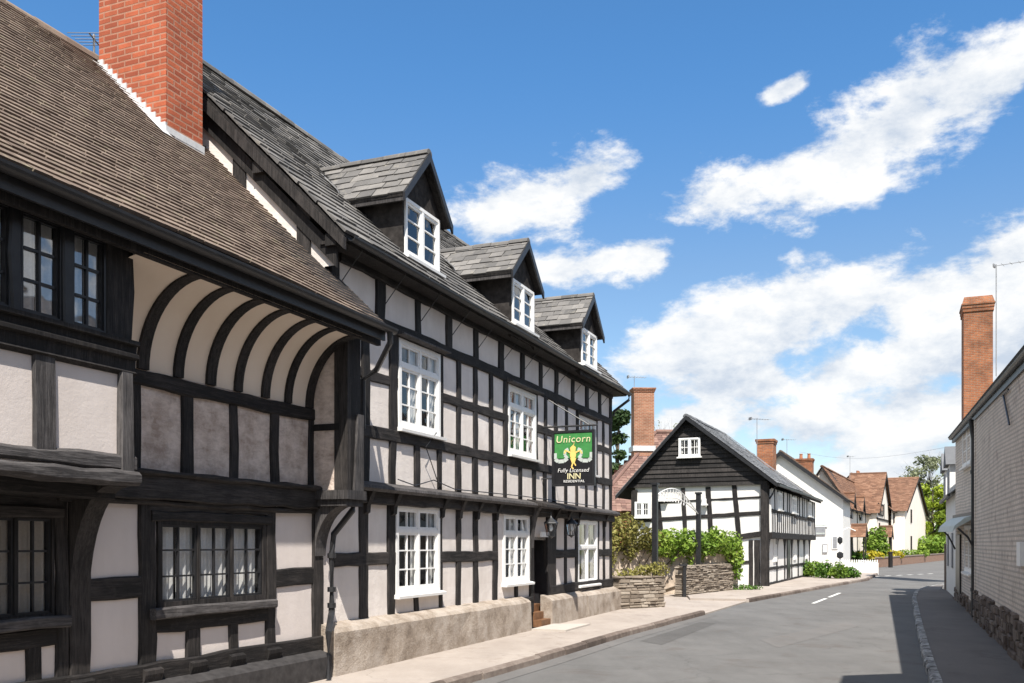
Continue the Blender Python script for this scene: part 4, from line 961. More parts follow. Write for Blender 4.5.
# street side: jettied upper floor
zj = FB.z(775, 535, -.3); zjb = zj - .25; UP = -.26
m = MB(); m.quad((0, 0, 0), (14.4, 0, 0), (14.4, 0, zj), (0, 0, zj), .5); m.quad((.05, UP, zj), (14.4, UP, zj), (14.4, UP, 3.95), (.05, UP, 3.95), .5); m.quad((14.4, UP, zj), (14.4, 1, zj), (14.4, 1, 3.9), (14.4, UP, 3.9), .5)
m.quad((.05, UP, zj), (.05, 0, zj), (.05, 0, 3.9), (.05, UP, 3.9), .5); m.build('street_wall', 'white_wall', bh)
timber('bressumer', bh, (0, zj - .02), (14.45, zj - .02), .26, y0=.02, y1=UP - .06)
timber('post', bh, (.0, 0), (.0, 4.2), .26, y0=.12, y1=-.14)
timber('rail', bh, (.1, zj + .95), (6.5, zj + .95), .14, y0=UP + .05, y1=UP - .03)
timber('rail', bh, (6.5, zj + .9), (14.4, zj + .9), .14, y0=UP + .05, y1=UP - .03)
for i in range(26):
    x = .4 + 14 * i / 25; ln = rng.uniform(-.12, .12)
    timber('stud', bh, (x, zj + .1), (x + ln, 3.95 if i % 3 else zj + .95), rng.uniform(.07, .12), y0=UP + .05, y1=UP - .03)
for i in range(7):
    x = .9 + 13.3 * i / 6
    timber('post', bh, (x, 0), (x, zj), .16, y0=.05, y1=-.04); m = MB()
    for sx in (-1, 1):
        k = 6; a = [(x + sx * (.08 + .55 * (1 - math.cos(R(90 * j / k)))), zj - .85 + .75 * math.sin(R(90 * j / k))) for j in range(k + 1)]
        b = [(x + sx * (.0 + .45 * (1 - math.cos(R(90 * j / k)))), min(zj, zj - .7 + .75 * math.sin(R(90 * j / k)))) for j in range(k + 1)]
        m.loft([[(p[0], .02, p[1]), (p[0], -.035 - .003 * sx, p[1]), (q_[0], -.035 - .003 * sx, q_[1]), (q_[0], .02, q_[1])] for p, q_ in zip(a, b)])
    m.build('arch_brace', 'timber', bh)
timber('rail', bh, (.5, .75), (14.4, .75), .12, y0=.05, y1=-.03); timber('sole_plate', bh, (.2, .12), (14.4, .12), .14, y0=.05, y1=-.05)
for x in (2.2, 8.2, 12.6): window(bh, x, x + .8, 1.0, 2.05, -.02, ncas=2, ncol=1, rows=(.5,), fw=.06, depth=.02 + .01, sill=False)
for x, w_ in ((1.4, 1.0), (5.4, 1.5), (11.2, 1.4)):
    window(bh, x, x + w_, zj + 1.05, 3.85, UP - .05, ncas=2, ncol=2, rows=(.5,), fw=.05, depth=.28, sill=True, frame='white_paint')
m = MB(); m.box(6.0, 6.9, -.05, -.02, .15, 2.0); m.build('door', 'black_paint', bh)
# roofs
gable_roof_tiles(bh, -.35, 7.1, yeR - .2, zeR - .15, ya, zap, 'slate_blue', .28, .2, .02, yb=yeL, zb=zeL, sag=.02)
gable_roof_tiles(bh, 7.1, 14.8, yeR - .2, zeR - .28, ya, zap - .30, 'slate', .28, .2, .02, yb=yeL, zb=zeL, sag=.03, name='rear_roof')
m = MB(); m.prism([(yeR - .2, zeR - .1), (ya, zap + .05), (ya, zap + .10), (yeR - .2, zeR - .05)], 'x', 7.05, 7.25); m.build('flashing', 'lead_grey', bh)
for sgn, (ye_, ze_) in ((1, (yeR - .2, zeR - .15)), (-1, (yeL, zeL))):
    m = MB(); m.prism([(ye_, ze_ - .02), (ya, zap - .02), (ya, zap - .19), (ye_, ze_ - .16)], 'x', -.38, -.33); m.build('bargeboard', 'black_paint', bh)
yk_, zk_ = FB.g(766.5, 440, 12.6); chimney(bh, 12.1, 13.1, yk_ - .42, yk_ + .42, 3.9, zk_, 'brick_old', 2, 0)
yk_, zk_ = FB.g(757, 449, 11.9); pa = FB.w(11.9, yk_, zk_ - .3); aerial('tall television aerial on the ridge of the gabled house', tuple(pa), FB.g(757, 418, 11.9)[1] - zk_ + .3, 1.1, .3, 8)
m = MB(); m.tube([(.15, UP - .12, zeR - .3), (.12, UP - .05, zeR - .55), (.02, -.2, zeR - .75)], .035, 7); m.box(-.3, 14.7, yeR - .3, yeR - .2, zeR - .27, zeR - .19); m.build('gutter', 'iron', bh)

# red roofed house behind
rh = thing('red_roofed_house', 'house with faded red tile hipped roof half hidden behind the inn end', 'house', (W(650, 500, 50).x, 50, 0), R(4))
rx = lambda px: (px - 650) / F * 50
zr_ = W(660, 432, 50).z; ze_ = W(612, 512, 48).z
m = MB(); xl, xr = -3.6, 2.4; m.box(xl + .3, xr - .3, -2.6, 2.6, 0, ze_ + .1); m.build('wall', 'brick_old', rh)
m = MB(); h0 = rx(656)
Sf = Vector((0, 2.9, zr_ - ze_)); Hf = Sf.length
m.tiles((xl, -2.9, ze_), (1, 0, 0), Sf, xr - xl, Hf, .25, .16, .022, lambda v: (max(0, (h0 - xl) * v / Hf), xr - xl), 1.2, .03)
Sl = Vector((h0 - xl, 0, zr_ - ze_)); m.tiles((xl, -2.9, ze_), (0, 1, 0), Sl, 5.8, Sl.length, .25, .16, .022, lambda v: (2.9 * v / Sl.length, 5.8 - 2.9 * v / Sl.length))
Sb = Vector((0, -2.9, zr_ - ze_)); m.tiles((xl, 2.9, ze_), (1, 0, 0), Sb, xr - xl, Hf, .5, .3, .022, lambda v: (max(0, (h0 - xl) * v / Hf), xr - xl))
ro = m.build('roof', 'tile_pink', rh)
m = MB(); m.tube([(h0, 0, zr_ + .02), (xr, 0, zr_ + .02)], .12, 8); m.tube([(h0, 0, zr_ + .0), (xl, -2.9, ze_ + .02)], .1, 8); m.build('ridge_tiles', 'tile_pink', ro)
cxa, cxb = rx(630.5), rx(650.5)
co_ = chimney(rh, cxa, cxb, -.9, -.1, 4.5, W(640, 389, 49.5).z, 'brick_house', 3, 0, .03)
m = MB(); zfl = W(640, 446, 49).z; m.box(cxa - .06, cxb + .06, -.96, .26, zfl - .25, zfl + .02); m.build('flashing', 'lead', co_)
aerial('television aerial on the big brick chimney behind the inn', (W(633, 390, 50).x, 49.5, W(633, 392, 50).z), .75, .95, .2, 7)

# ------------------------------------------------------------------ white house and cottages down the street
FW = Fr((W(843, 560, 62).x, 62.0), R(23.5))
wh = thing('white_house', 'plain white house with its blank gable end to the street and brown tiled roof', 'house', tuple(FW.w(0, 0, 0)), FW.rz)
yaw, zaw = FW.g(781, 452); zew = FW.g(843, 497)[1]; WW = 2 * yaw; WL = 6.5
m = MB(); m.poly([(0, 0, 0), (0, WW, 0), (0, WW, zew), (0, yaw, zaw - .1), (0, 0, zew)], .5); m.quad((0, 0, 0), (WL, 0, 0), (WL, 0, zew), (0, 0, zew), .5); m.quad((0, WW, 0), (WL, WW, 0), (WL, WW, zew), (0, WW, zew), .5); m.poly([(WL, 0, 0), (WL, WW, 0), (WL, WW, zew), (WL, yaw, zaw - .1), (WL, 0, zew)], .5)
m.build('wall', 'white_wall', wh)
gable_roof_tiles(wh, -.3, WL + .3, -.35, zew - .2, yaw, zaw + .05, 'tile_brown', .3, .2, .02, sag=.02)
m = MB(); kx = (zaw + .05 - zew + .2) / (yaw + .35)
for sg_ in (1, -1):
    e_ = -.35 if sg_ == 1 else 2 * yaw + .35
    m.prism([(e_, zew - .22), (yaw, zaw + .03), (yaw, zaw - .25), (e_, zew - .42)], 'x', -.33, -.27)
m.build('bargeboard', 'black_paint', wh)
yk_, zk_ = FW.g(805, 459, 5.6); chimney(wh, 5.1, 6.1, yk_ - .55, yk_ + .55, zew, zk_ , 'brick_old', 2, 2)
def wgwin(l, r, a, b):
    y1_, z1_ = FW.g(l, a); y0_, z0_ = FW.g(r, b); return y0_, y1_, z0_, z1_
for l, r, a, b, mt in ((832, 838, 536, 549, 'sign_grey'),):
    y0_, y1_, z0_, z1_ = wgwin(l, r, a, b); m = MB(); m.box(-.06, -.02, y0_, y1_, z0_, z1_); wo = m.build('window', 'white_paint', wh)
    m = MB(); m.box(-.075, -.061, y0_ + .06, y1_ - .06, z0_ + .06, z1_ - .06); m.build('pane', 'lead_grey', wo)
pb = FW.g(808, 526, -.3)
y0_, y1_, z0_, z1_ = wgwin(815, 827, 519.5, 527.5)
def plaque(name, label, l, r, a, b, mat, out=.05, cat='sign', inner=None):
    y0_, y1_, z0_, z1_ = wgwin(l, r, a, b); c = FW.w(-out, (y0_ + y1_) / 2, z0_)
    t = thing(name, label, cat, tuple(c), FW.rz); w_ = (y1_ - y0_) / 2; h_ = z1_ - z0_
    m = MB(); m.box(-.03, .04, -w_, w_, 0, h_); m.build('board', mat, t)
    m = MB()
    if inner: m.box(-.036, -.031, -w_ * .75, w_ * .75, h_ * .12, h_ * .88); m.build('notice', inner, t)
    else: m.box(-.036, -.031, -w_ * .85, w_ * .85, h_ * .15, h_ * .3); m.build('moulding', 'sign_grey', t)
plaque('house_sign', 'pale board sign on the white gable end, upper of two', 815, 827.5, 518.5, 527, 'white_paint')
plaque('house_sign', 'grey board sign fixed just below the pale board on the white gable end', 815.5, 825.5, 527.5, 535, 'lead_grey')
plaque('notice_case', 'small glazed notice case on the white gable end', 822.5, 827.5, 544, 553, 'lead_grey', .05, 'notice', 'white_paint')
# lamp bracket post with black boxes at the white house corner
pl = W(840, 570, 58); sp = thing('sign_post', 'thin white post with two black lanterns outside the white house', 'post', (pl.x, pl.y, 0), 0)
m = MB(); m.tube([(0, 0, 0), (0, 0, 2.6)], .05, 8); m.tube([(0, 0, 2.5), (.5, 0, 2.75), (.95, 0, 2.55)], .03, 6); m.build('post_shaft', 'white_paint', sp)
for zc, w_ in ((1.95, .16), (1.05, .2)):
    m = MB(); m.lathe(.0, 0, [(.05, zc - .2), (w_, zc - .1), (w_, zc + .14), (.05, zc + .24)], 8); m.build('lantern', 'black_paint', sp)
# bollard
pb_ = G(840, 577.5, .1)
bo = thing('bollard', 'short black and white bollard among the plants on the pavement', 'bollard', tuple(pb_), 0)
m = MB(); m.lathe(0, 0, [(.11, 0), (.10, .05), (.08, .12)], 10); m.build('base', 'black_paint', bo); m = MB(); m.lathe(0, 0, [(.08, .5), (.1, .52), (.08, .6), (.02, .68)], 10); m.build('cap', 'black_paint', bo)
m = MB(); m.lathe(0, 0, [(.078, .12), (.078, .5)], 10); m.build('shaft', 'white_paint', bo)
# white picket wall
wa, wb = W(842, 570, 54.5), W(878.5, 570, 54.0)
pf = thing('picket_fence', 'low white wall topped with pointed white pickets before the cottages', 'fence', (wa.x, wa.y, 0), math.atan2(wb.y - wa.y, wb.x - wa.x)); Lp = math.hypot(wb.x - wa.x, wb.y - wa.y)
m = MB(); m.box(0, Lp, 0, .2, -.1, .68); m.box(Lp - .2, Lp, .2, 9, -.1, .68); m.build('wall_face', 'white_wall', pf)
for i in range(16):
    x = .06 + (Lp - .12) * i / 15; m = MB(); m.prism([(x - .03, .68), (x + .03, .68), (x + .03, .82), (x, .87), (x - .03, .82)], 'y', .07, .1); m.build('picket', 'white_paint', pf)

FC = Fr((W(847, 560, 69.5).x, 69.5), R(26)); GZ = .62
ct = thing('tiled_cottage', 'cream timbered cottage with red brown roof, two small gabled dormers and cross wing gable', 'cottage', tuple(FC.w(0, 0, GZ)), FC.rz)
def cz(px, py, y=0): return FC.z(px, py, y) - GZ
yac, zac = FC.g(822, 466, -.2); zac -= GZ; zec = cz(853, 509.5, 0); CL = FC.u(867, 0)
CT = FC.u(889, -.4)
m = MB(); m.quad((0, 0, -.6), (CL, 0, -.6), (CL, 0, zec), (0, 0, zec), .5); m.poly([(0, 0, -.6), (0, 2 * yac, -.6), (0, 2 * yac, zec), (0, yac, zac - .1), (0, 0, zec)], .5)
# cross wing
xg0, xg1 = CL, FC.u(890, -.8); YG = -.8; xga, zga = FC.p(883.5, 473, YG); zga -= GZ; zge = FC.z(867, 508, YG) - GZ
xga = (xg0 + xg1) / 2
m.poly([(xg0, YG, -.6), (xg1, YG, -.6), (xg1, YG, zge), (xga, YG, zga - .12), (xg0, YG, zge)], .5); m.quad((xg0, YG, -.6), (xg0, 3, -.6), (xg0, 3, zge), (xg0, YG, zge), .5); m.quad((xg1, YG, -.6), (xg1, 8, -.6), (xg1, 8, zge), (xg1, YG, zge), .5); m.quad((0, 2 * yac, -.6), (xg1, 2 * yac, -.6), (xg1, 2 * yac, zec), (0, 2 * yac, zec), .5)
m.build('wall', 'cream_wall', ct)
gable_roof_tiles(ct, -.3, xg1, -.35, zec - .1, yac, zac, 'tile_red', .35, .24, .025, sag=.03)
m = MB(); m.prism([(-.35, zec - .12), (yac, zac - .02), (yac, zac - .3), (-.35, zec - .34)], 'x', -.34, -.28); m.build('bargeboard', 'timber', ct)
def crossroof(par, xa, xm, xb, ze1, zr1, yf, yb1, mat='tile_red'):
    r = MB(); o = .3; k = (zr1 - ze1) / (xm - xa); H = math.hypot(xm - xa + o, (zr1 - ze1) + o * k)
    r.tiles((xa - o, yf, ze1 - o * k), (0, 1, 0), (xm - xa + o, 0, zr1 - ze1 + o * k), yb1 - yf, H, .35, .24, .025); r.tiles((xb + o, yf, ze1 - o * k), (0, 1, 0), (xm - xb - o, 0, zr1 - ze1 + o * k), yb1 - yf, H, .35, .24, .025)
    ro = r.build('gable_roof', mat, par); b = MB()
    for sx, xe in ((1, xa - o), (-1, xb + o)):
        b.prism([(xe, ze1 - o * k - .2), (xe, ze1 - o * k - .02), (xm, zr1 - .02), (xm, zr1 - .28)], 'y', yf - .03, yf + .05)
    b.build('bargeboard', 'timber', par); b = MB(); b.tube([(xm, yf, zr1 + .02), (xm, yb1, zr1 + .02)], .11, 7); b.build('ridge_tiles', mat, ro); return ro
crossroof(ct, xg0, xga, xg1, zge, zga, YG - .25, yac + .5)
for px in (851.5, 861):   # small half dormers breaking the eave
    xm = FC.u(px, -.1); w_ = .75
    d = MB(); d.poly([(xm - w_, -.12, zec - .5), (xm + w_, -.12, zec - .5), (xm + w_, -.12, zec + .25), (xm, -.12, zec + 1.05), (xm - w_, -.12, zec + .25)], .5)
    for xx in (xm - w_, xm + w_): d.quad((xx, -.12, zec - .3), (xx, .8, zec - .3), (xx, .8, zec + .3), (xx, -.12, zec + .3), .5)
    dm = d.build('dormer', 'cream_wall', ct); crossroof(dm, xm - w_, xm, xm + w_, zec + .25, zec + 1.15, -.35, 1.3)
    window(dm, xm - .42, xm + .42, zec - .75, zec + .25, -.14, ncas=2, ncol=1, rows=(.5,), fw=.06, frame='timber', bars='white_paint', depth=.1, sill=False)
for x in (FC.u(846), FC.u(849), FC.u(857), FC.u(865.5)): timber('stud', ct, (x, -.3), (x, zec), .17, y0=.05, y1=-.05)
xw_ = [FC.u(878.5, YG), FC.u(883, YG)]
window(ct, xw_[0] - .35, xw_[1] + .1, FC.z(880, 515.5, YG) - GZ, FC.z(880, 503.5, YG) - GZ, YG - .03, ncas=2, ncol=1, rows=(), fw=.1, frame='timber', bars='timber', depth=.04, sill=False)
timber('rail', ct, (xg0, FC.z(868, 516, YG) - GZ), (xg1, FC.z(868, 516, YG) - GZ), .18, y0=YG + .05, y1=YG - .05)
window(ct, xw_[0] + .2, xw_[0] + .9, FC.z(880, 530, YG) - GZ, FC.z(880, 523, YG) - GZ, YG - .03, ncas=1, ncol=1, rows=(), fw=.08, frame='timber', bars='timber', depth=.04, sill=False)
timber('stud', ct, (xga + .1, FC.z(868, 516, YG) - GZ), (xga + .1, zge + .9), .14, y0=YG + .05, y1=YG - .05)
def porch(par, xm, y, w_, d_, zt_, mat='tile_red'):
    p = MB(); p.box(xm - w_, xm - w_ + .1, y - d_, y - d_ + .1, -.6, zt_); p.box(xm + w_ - .1, xm + w_, y - d_, y - d_ + .1, -.6, zt_); p.box(xm - w_ + .12, xm + w_ - .12, y - .05, y, -.6, zt_ - .1); po = p.build('porch', 'timber', par)
    crossroof(po, xm - w_, xm, xm + w_, zt_, zt_ + .65, y - d_ - .1, y, mat)
porch(ct, FC.u(859.5, -.6), -.02, .75, 1.0, 1.9); porch(ct, FC.u(889, -1.6), YG, .7, 1.0, 2.0)
ccx = FC.u(858, yac)
chimney(ct, ccx - .8, ccx + .9, yac - .4, yac + .4, zac - .6, zac + .9, 'brick_old', 2, 3)
FD = Fr((W(892, 560, 93).x, 93.0), R(29))
c3 = thing('end_cottage', 'small cream cottage with steep red tiled roof at the far end of the row', 'cottage', tuple(FD.w(0, 0, GZ)), FD.rz)
xd1 = FD.u(917, -.0); xda, zda = FD.p(911, 480.5, 0); zda -= GZ; zde = FD.z(894, 510, 0) - GZ
XL, XR_ = FD.u(905, -1.0), xd1
xm_ = (XL + XR_) / 2
m = MB(); m.quad((-.5, 0, -.6), (XL, 0, -.6), (XL, 0, zde), (-.5, 0, zde), .5); m.poly([(XL, -1, -.6), (XR_, -1, -.6), (XR_, -1, zde), (xm_, -1, zda - .1), (XL, -1, zde)], .5); m.quad((XL, -1, -.6), (XL, 1, -.6), (XL, 1, zde), (XL, -1, zde), .5); m.quad((XR_, -1, -.6), (XR_, 8, -.6), (XR_, 8, zde), (XR_, -1, zde), .5)
m.build('wall', 'cream_wall', c3)
crossroof(c3, XL, xm_, XR_, zde, zda, -1.25, 8.0)
gable_roof_tiles(c3, -1.2, xm_, -.3, zde - .2, 3.6, zda - .15, 'tile_red', .35, .24, .025, sag=.02)
for px, a, b in ((911, 509.5, 523), (911, 536, 550)):
    xx = FD.u(px, -1); window(c3, xx - .5, xx + .5, FD.z(px, b, -1) - GZ, FD.z(px, a, -1) - GZ, -1.03, ncas=2, ncol=1, rows=(), fw=.1, frame='timber', bars='timber', depth=.04, sill=False)
xx = FD.u(893.5, 0); window(c3, xx - .3, xx + .4, FD.z(893, 523, 0) - GZ, FD.z(893, 513, 0) - GZ, -.03, ncas=1, ncol=1, rows=(), fw=.1, frame='timber', bars='timber', depth=.04, sill=False)
# low brick wall
la, lb, lc = W(879, 567, 71), W(946, 560, 103), W(990, 558, 118)
bw_, Lb = wall_between('brick_garden_wall', 'long low brick retaining wall in front of the far cottages', (la.x, la.y, 0), (lb.x, lb.y, 0), .68, .25, 'brick_low', False)
m = MB(); m.box(Lb, Lb + 22, 0, .25, -.1, .68); m.box(-.05, Lb + 22, -.04, .29, .68, .76); m.build('coping', 'kerb', bw_)
bp = thing('gate_pier', 'small dark post standing at the far brick wall', 'post', tuple(G(890.5, 567.5)), 0); m = MB(); m.box(-.12, .12, -.12, .12, 0, 1.1); m.box(-.16, .16, -.16, .16, 1.1, 1.18); m.build('post_shaft', 'timber', bp)

# ------------------------------------------------------------------ right hand side
FRa = R(22.0); nR = Vector((math.cos(FRa), -math.sin(FRa), 0)); sR = Vector((math.sin(FRa), math.cos(FRa), 0)); CR = 1.68
FR = Fr(tuple((nR * CR + sR * 22.6)[:2]), FRa)   # origin near the downpipe; y inward points to -nR, so the building lies at negative y
rb = thing('painted_brick_house', 'white painted brick house with dark stone base along the right hand pavement', 'house', tuple(FR.w(0, 0, 0)), FR.rz)
ru = lambda p: FR.u(p, 0)
uF = ru(955.5); uP = ru(979); uN = -16.5; zer = 4.62
print('RB', uF, uP, zer)
hu = (ru(963.5), ru(971.5), FR.z(967, 471), FR.z(967, 428)); hl = (ru(965.5), ru(973.5), FR.z(969, 572), FR.z(969, 527)); hd = (ru(957.5), ru(961.5), .1, FR.z(960, 537))
m = MB(); m.wall(uP, uF, .1, zer - .02, [hu, hl], 0.0); m.quad((uF, 0, 0), (uF, -6, 0), (uF, -6, zer), (uF, 0, zer), .5); m.poly([(uF, .0, zer), (uF, -6, zer), (uF, -3, zer + 2.5)], .5); m.build('brick_wall', 'brick_white', rb)
m = MB(); zpt_ = .1 + 1.05
m.quad((uN, .06, .1), (uP, .06, .1), (uP, .06, zer - .02), (uN, .06, zer - .02), .5); m.quad((uP, 0, .1), (uP, .06, .1), (uP, .06, zer), (uP, 0, zer)); m.build('brick_wall', 'brick_white', rb)
def rbase(x0, x1, y, ht):
    m = MB(); nf = random.Random(3); tops = {}
    stone_wall(m, x0, x1, -y - .045, -y + .1, 0, ht, .07, .16, top=lambda x: ht + .03 * math.sin(x * 1.7))
    m.v = [(a, -b, c) for a, b, c in m.v]; m.f = [f[::-1] for f in m.f]
    return m.build('stone_base', 'dark_rubble', rb)
def rbase_old(x0, x1, y, ht):
    m = MB(); n = int((x1 - x0) / .22); rings = []
    for i in range(n + 1):
        x = x0 + (x1 - x0) * i / n; h = ht + rng.uniform(-.12, .08)
        rings.append([(x, y - .05, .0), (x, y + .05 + rng.uniform(-.02, .02), .0), (x, y + .05 + rng.uniform(-.02, .03), h * .3), (x, y + .045 + rng.uniform(-.02, .025), h * .65), (x, y + .03, h), (x, y - .05, h)])
    m.loft(rings); return m.build('stone_base', 'dark_rubble', rb)
rbase(uN, uP - .1, .06, .72); rbase(uP + .05, uF, .0, .42)
m = MB(); m.box(uP - .02, uP + .32, .0, .075, .4, zer - .05); m.build('pier', 'brick_white', rb)
def rwin(h, rows):
    """windows of the right hand houses face +y: mirror the facade"""
    fo = window(None, h[0], h[1], h[2], h[3], 0.0, ncas=2, ncol=1, rows=rows, fw=.07, depth=.5, curtain='curtain', drape=.4, sill=True); fo.parent = rb
    for o in [fo] + list(fo.children):
        for v in o.data.vertices: v.co.y = -v.co.y
        o.data.flip_normals()
rwin(hu, (.33, .66)); rwin(hl, (.33, .66))
m = MB(); m.box(hd[0], hd[1], .01, .05, .1, hd[3]); m.build('door', 'black_paint', rb)
# canopy
cu0, cu1 = ru(956), ru(975); zc1 = FR.z(975, 520); 
m = MB(); m.prism([(0, zc1 + .12), (.25, zc1 + .03), (.45, zc1 - .14), (.5, zc1 - .28), (.43, zc1 - .2), (0, zc1 + .05)], 'x', cu0 - .1, cu1 - .6); m.build('canopy', 'sign_grey', rb)
m = MB(); m.box(cu0 - .14, cu1 - .3, -.02, .1, zc1 + .08, zc1 + .16)
for x in (cu0 + .05, cu1 - .8): m.tube([(x, .02, zc1 - .75), (x, .2, zc1 - .4), (x, .4, zc1 - .2)], .025, 6)
m.build('canopy_bracket', 'iron', rb)
m = MB(); m.tube([(uP + .42, .08, .12), (uP + .42, .08, zer - .55), (uP + .42, .14, zer - .12)], .05, 8)
for zq in (.7, 2.0, 3.3): m.tube([(uP + .42, .08, zq), (uP + .42, .08, zq + .08)], .065, 8)
m.build('drainpipe', 'iron', rb)
m = MB(); m.loft([[(x, .12 + .065 * math.cos(R(q)), zer + .065 * math.sin(R(q))) for q in range(180, 361, 20)] + [(x, .12 + .055 * math.cos(R(q)), zer + .055 * math.sin(R(q))) for q in range(360, 179, -20)] for x in (uN, uF + .3)]); m.box(uN, uF + .25, .02, .09, zer - .16, zer + .02); m.build('gutter', 'iron', rb)
# roof: front slope towards the street
m = MB(); KRr = .85
m.tiles((uF + .3, .13, zer + .04), (-1, 0, 0), (0, -3.2, 3.2 * KRr), uF + .3 - uN, math.hypot(3.2, 3.2 * KRr), .3, .2, .022); m.tiles((uF + .3, -6.2, zer + .04), (-1, 0, 0), (0, 3.2, 3.2 * KRr), uF + .3 - uN, math.hypot(3.2, 3.2 * KRr), .6, .4, .022)
ro = m.build('roof', 'tile_brown', rb)
m = MB(); m.prism([(.18, zer - .02), (-3, zer + 3.2 * KRr - .1), (-6.2, zer - .02), (-6.2, zer + .02), (-3, zer + 3.2 * KRr + .0), (.2, zer + .02)], 'x', uN, uF + .28); m.build('roof_deck', 'timber', ro)
# taller near range (only its shadow reaches the picture)
uT = -13.2
m = MB(); m.box(-34, uT, -6, .05, .1, 6.0); m.poly([(uT + .001, .05, 6.0), (uT + .001, -6, 6.0), (uT + .001, -3, 8.6)]); m.build('tall_range_wall', 'brick_white', rb)
m = MB(); m.prism([(.25, 6.0), (-3, 8.7), (-6.2, 6.0), (-6.2, 6.15), (-3, 8.85), (.25, 6.15)], 'x', -34, uT + .2); m.build('tall_range_roof', 'tile_brown', rb)
m = MB(); zq = FR.z(1019, 552); m.box(FR.u(1018, .1), FR.u(1021.5, .1), .06, .12, zq - .15, zq + .22); m.build('meter_box', 'white_paint', rb)
m = MB(); ua, za2 = FR.p(1002, 380, .1); ub2, zb2 = FR.p(1011, 407, .1); m.tube([(ua, .08, za2), (ub2, .12, zb2)], .015, 5); m.tube([(ua + .3, .08, za2 + .02), (ua - .9, .1, za2 + .0)], .015, 5); m.build('iron_tie', 'iron', rb)
# chimney
yc = -1.6
cA, cB = FR.u(963.5, yc), None
q0 = FR.g(963.7, 400, FR.u(978, yc)); q1 = FR.g(993, 400, FR.u(978, yc)); uc = FR.u(978, yc); zct = FR.g(978, 296, uc)[1]
yl_, yr_ = q0[0], q1[0]
print('CH', uc, yl_, yr_, zct)
m = MB(); m.box(uc, uc + 1.5, yr_, yl_, zer, zct - .65); 
for a, b, e in ((zct - .65, zct - .5, .04), (zct - .5, zct - .36, .06),): m.box(uc - e, uc + 1.5 + e, yr_ - e, yl_ + e, a, b)
m.hexa([(uc - .09, yr_ - .09), (uc + 1.59, yr_ - .09), (uc + 1.59, yl_ + .09), (uc - .09, yl_ + .09)], zct - .36, zct - .30)
m.loft([[(uc - .07, yr_ - .07, zct - .3), (uc + 1.57, yr_ - .07, zct - .3), (uc + 1.57, yl_ + .07, zct - .3), (uc - .07, yl_ + .07, zct - .3)], [(uc + .02, yr_ + .02, zct), (uc + 1.48, yr_ + .02, zct), (uc + 1.48, yl_ - .02, zct), (uc + .02, yl_ - .02, zct)]])
m.build('chimney', 'brick_old', rb)
ab = FR.g(996, 372, uc); at_ = FR.g(996, 265, uc); pa = FR.w(uc - .1, ab[0], ab[1])
aerial('television aerial on a tall mast strapped to the right hand brick chimney', tuple(pa), at_[1] - ab[1], 2.6, R(-40), 9, -.05, .022, start=.03)
ramp_ = lambda z: max(0.0, min(1.0, (z - 1.2) / 3.0))
for o in list(rb.children_recursive):   # the eaves of this old range climb gently along the street
    for v in o.data.vertices: v.co.z += .042 * (v.co.x - uP) * ramp_(v.co.z) * (0 if ('tall' in o.name or 'chimney' in o.name) else 1)
# next house on the right, lower with a white dormer
FE = Fr(tuple(FR.w(uF, 0.0, 0)[:2]), R(22)); re = thing('white_cottage', 'small white cottage with slate dormer beyond the painted brick house', 'cottage', tuple(FE.w(0, 0, 0)), FE.rz)
ze2 = FE.z(950, 494, .1); L_ = min(14, FE.u(946, 0))
print('RE', L_, ze2)
m = MB(); m.quad((0.03, 0, 0), (L_, 0, 0), (L_, 0, ze2), (0.03, 0, ze2), .5); m.quad((L_, 0, 0), (L_, -5, 0), (L_, -5, ze2), (L_, 0, ze2), .5); m.poly([(L_, 0, ze2), (L_, -5, ze2), (L_, -2.5, ze2 + 2)], .5); m.build('wall', 'white_wall', re)
m = MB(); m.tiles((L_ + .15, .16, ze2 - .05), (-1, 0, 0), (0, -2.8, 2.3), L_ + .2, 3.6, .3, .2, .022); m.tiles((L_ + .25, -5.3, ze2 - .05), (-1, 0, 0), (0, 2.8, 2.3), L_ + .2, 3.6, .6, .4, .022); ro = m.build('roof', 'slate_blue', re)
m = MB(); m.box(.1, L_ + .15, .14, .22, ze2 - .12, ze2 - .03); m.build('gutter', 'iron', re)
zd1 = FE.z(950, 453, 0)
for x in (L_ * .28, L_ * .72):
    m = MB(); m.box(x, x + 1.5, -1.6, .08, ze2 - .0, zd1 - .5); dm = m.build('dormer', 'white_paint', re)
    m = MB(); m.prism([(x - .15, zd1 - .5), (x + 1.65, zd1 - .5), (x + .75, zd1 + .15)], 'y', -1.8, .2); m.build('dormer_roof', 'slate_blue', dm)
    m = MB(); m.box(x + .25, x + 1.25, .085, .1, ze2 + .1, zd1 - .6); m.build('pane', 'lead_grey', dm)
for x in (.25, L_ * .5):
    m = MB(); m.box(x + .9, x + 1.6, .01, .04, 1.0, 2.1); wo = m.build('window', 'lead_grey', re)
m = MB(); m.box(L_ - .25, L_ + .05, -.2, .06, 0, 1.75); m.build('buttress', 'dark_rubble', re)

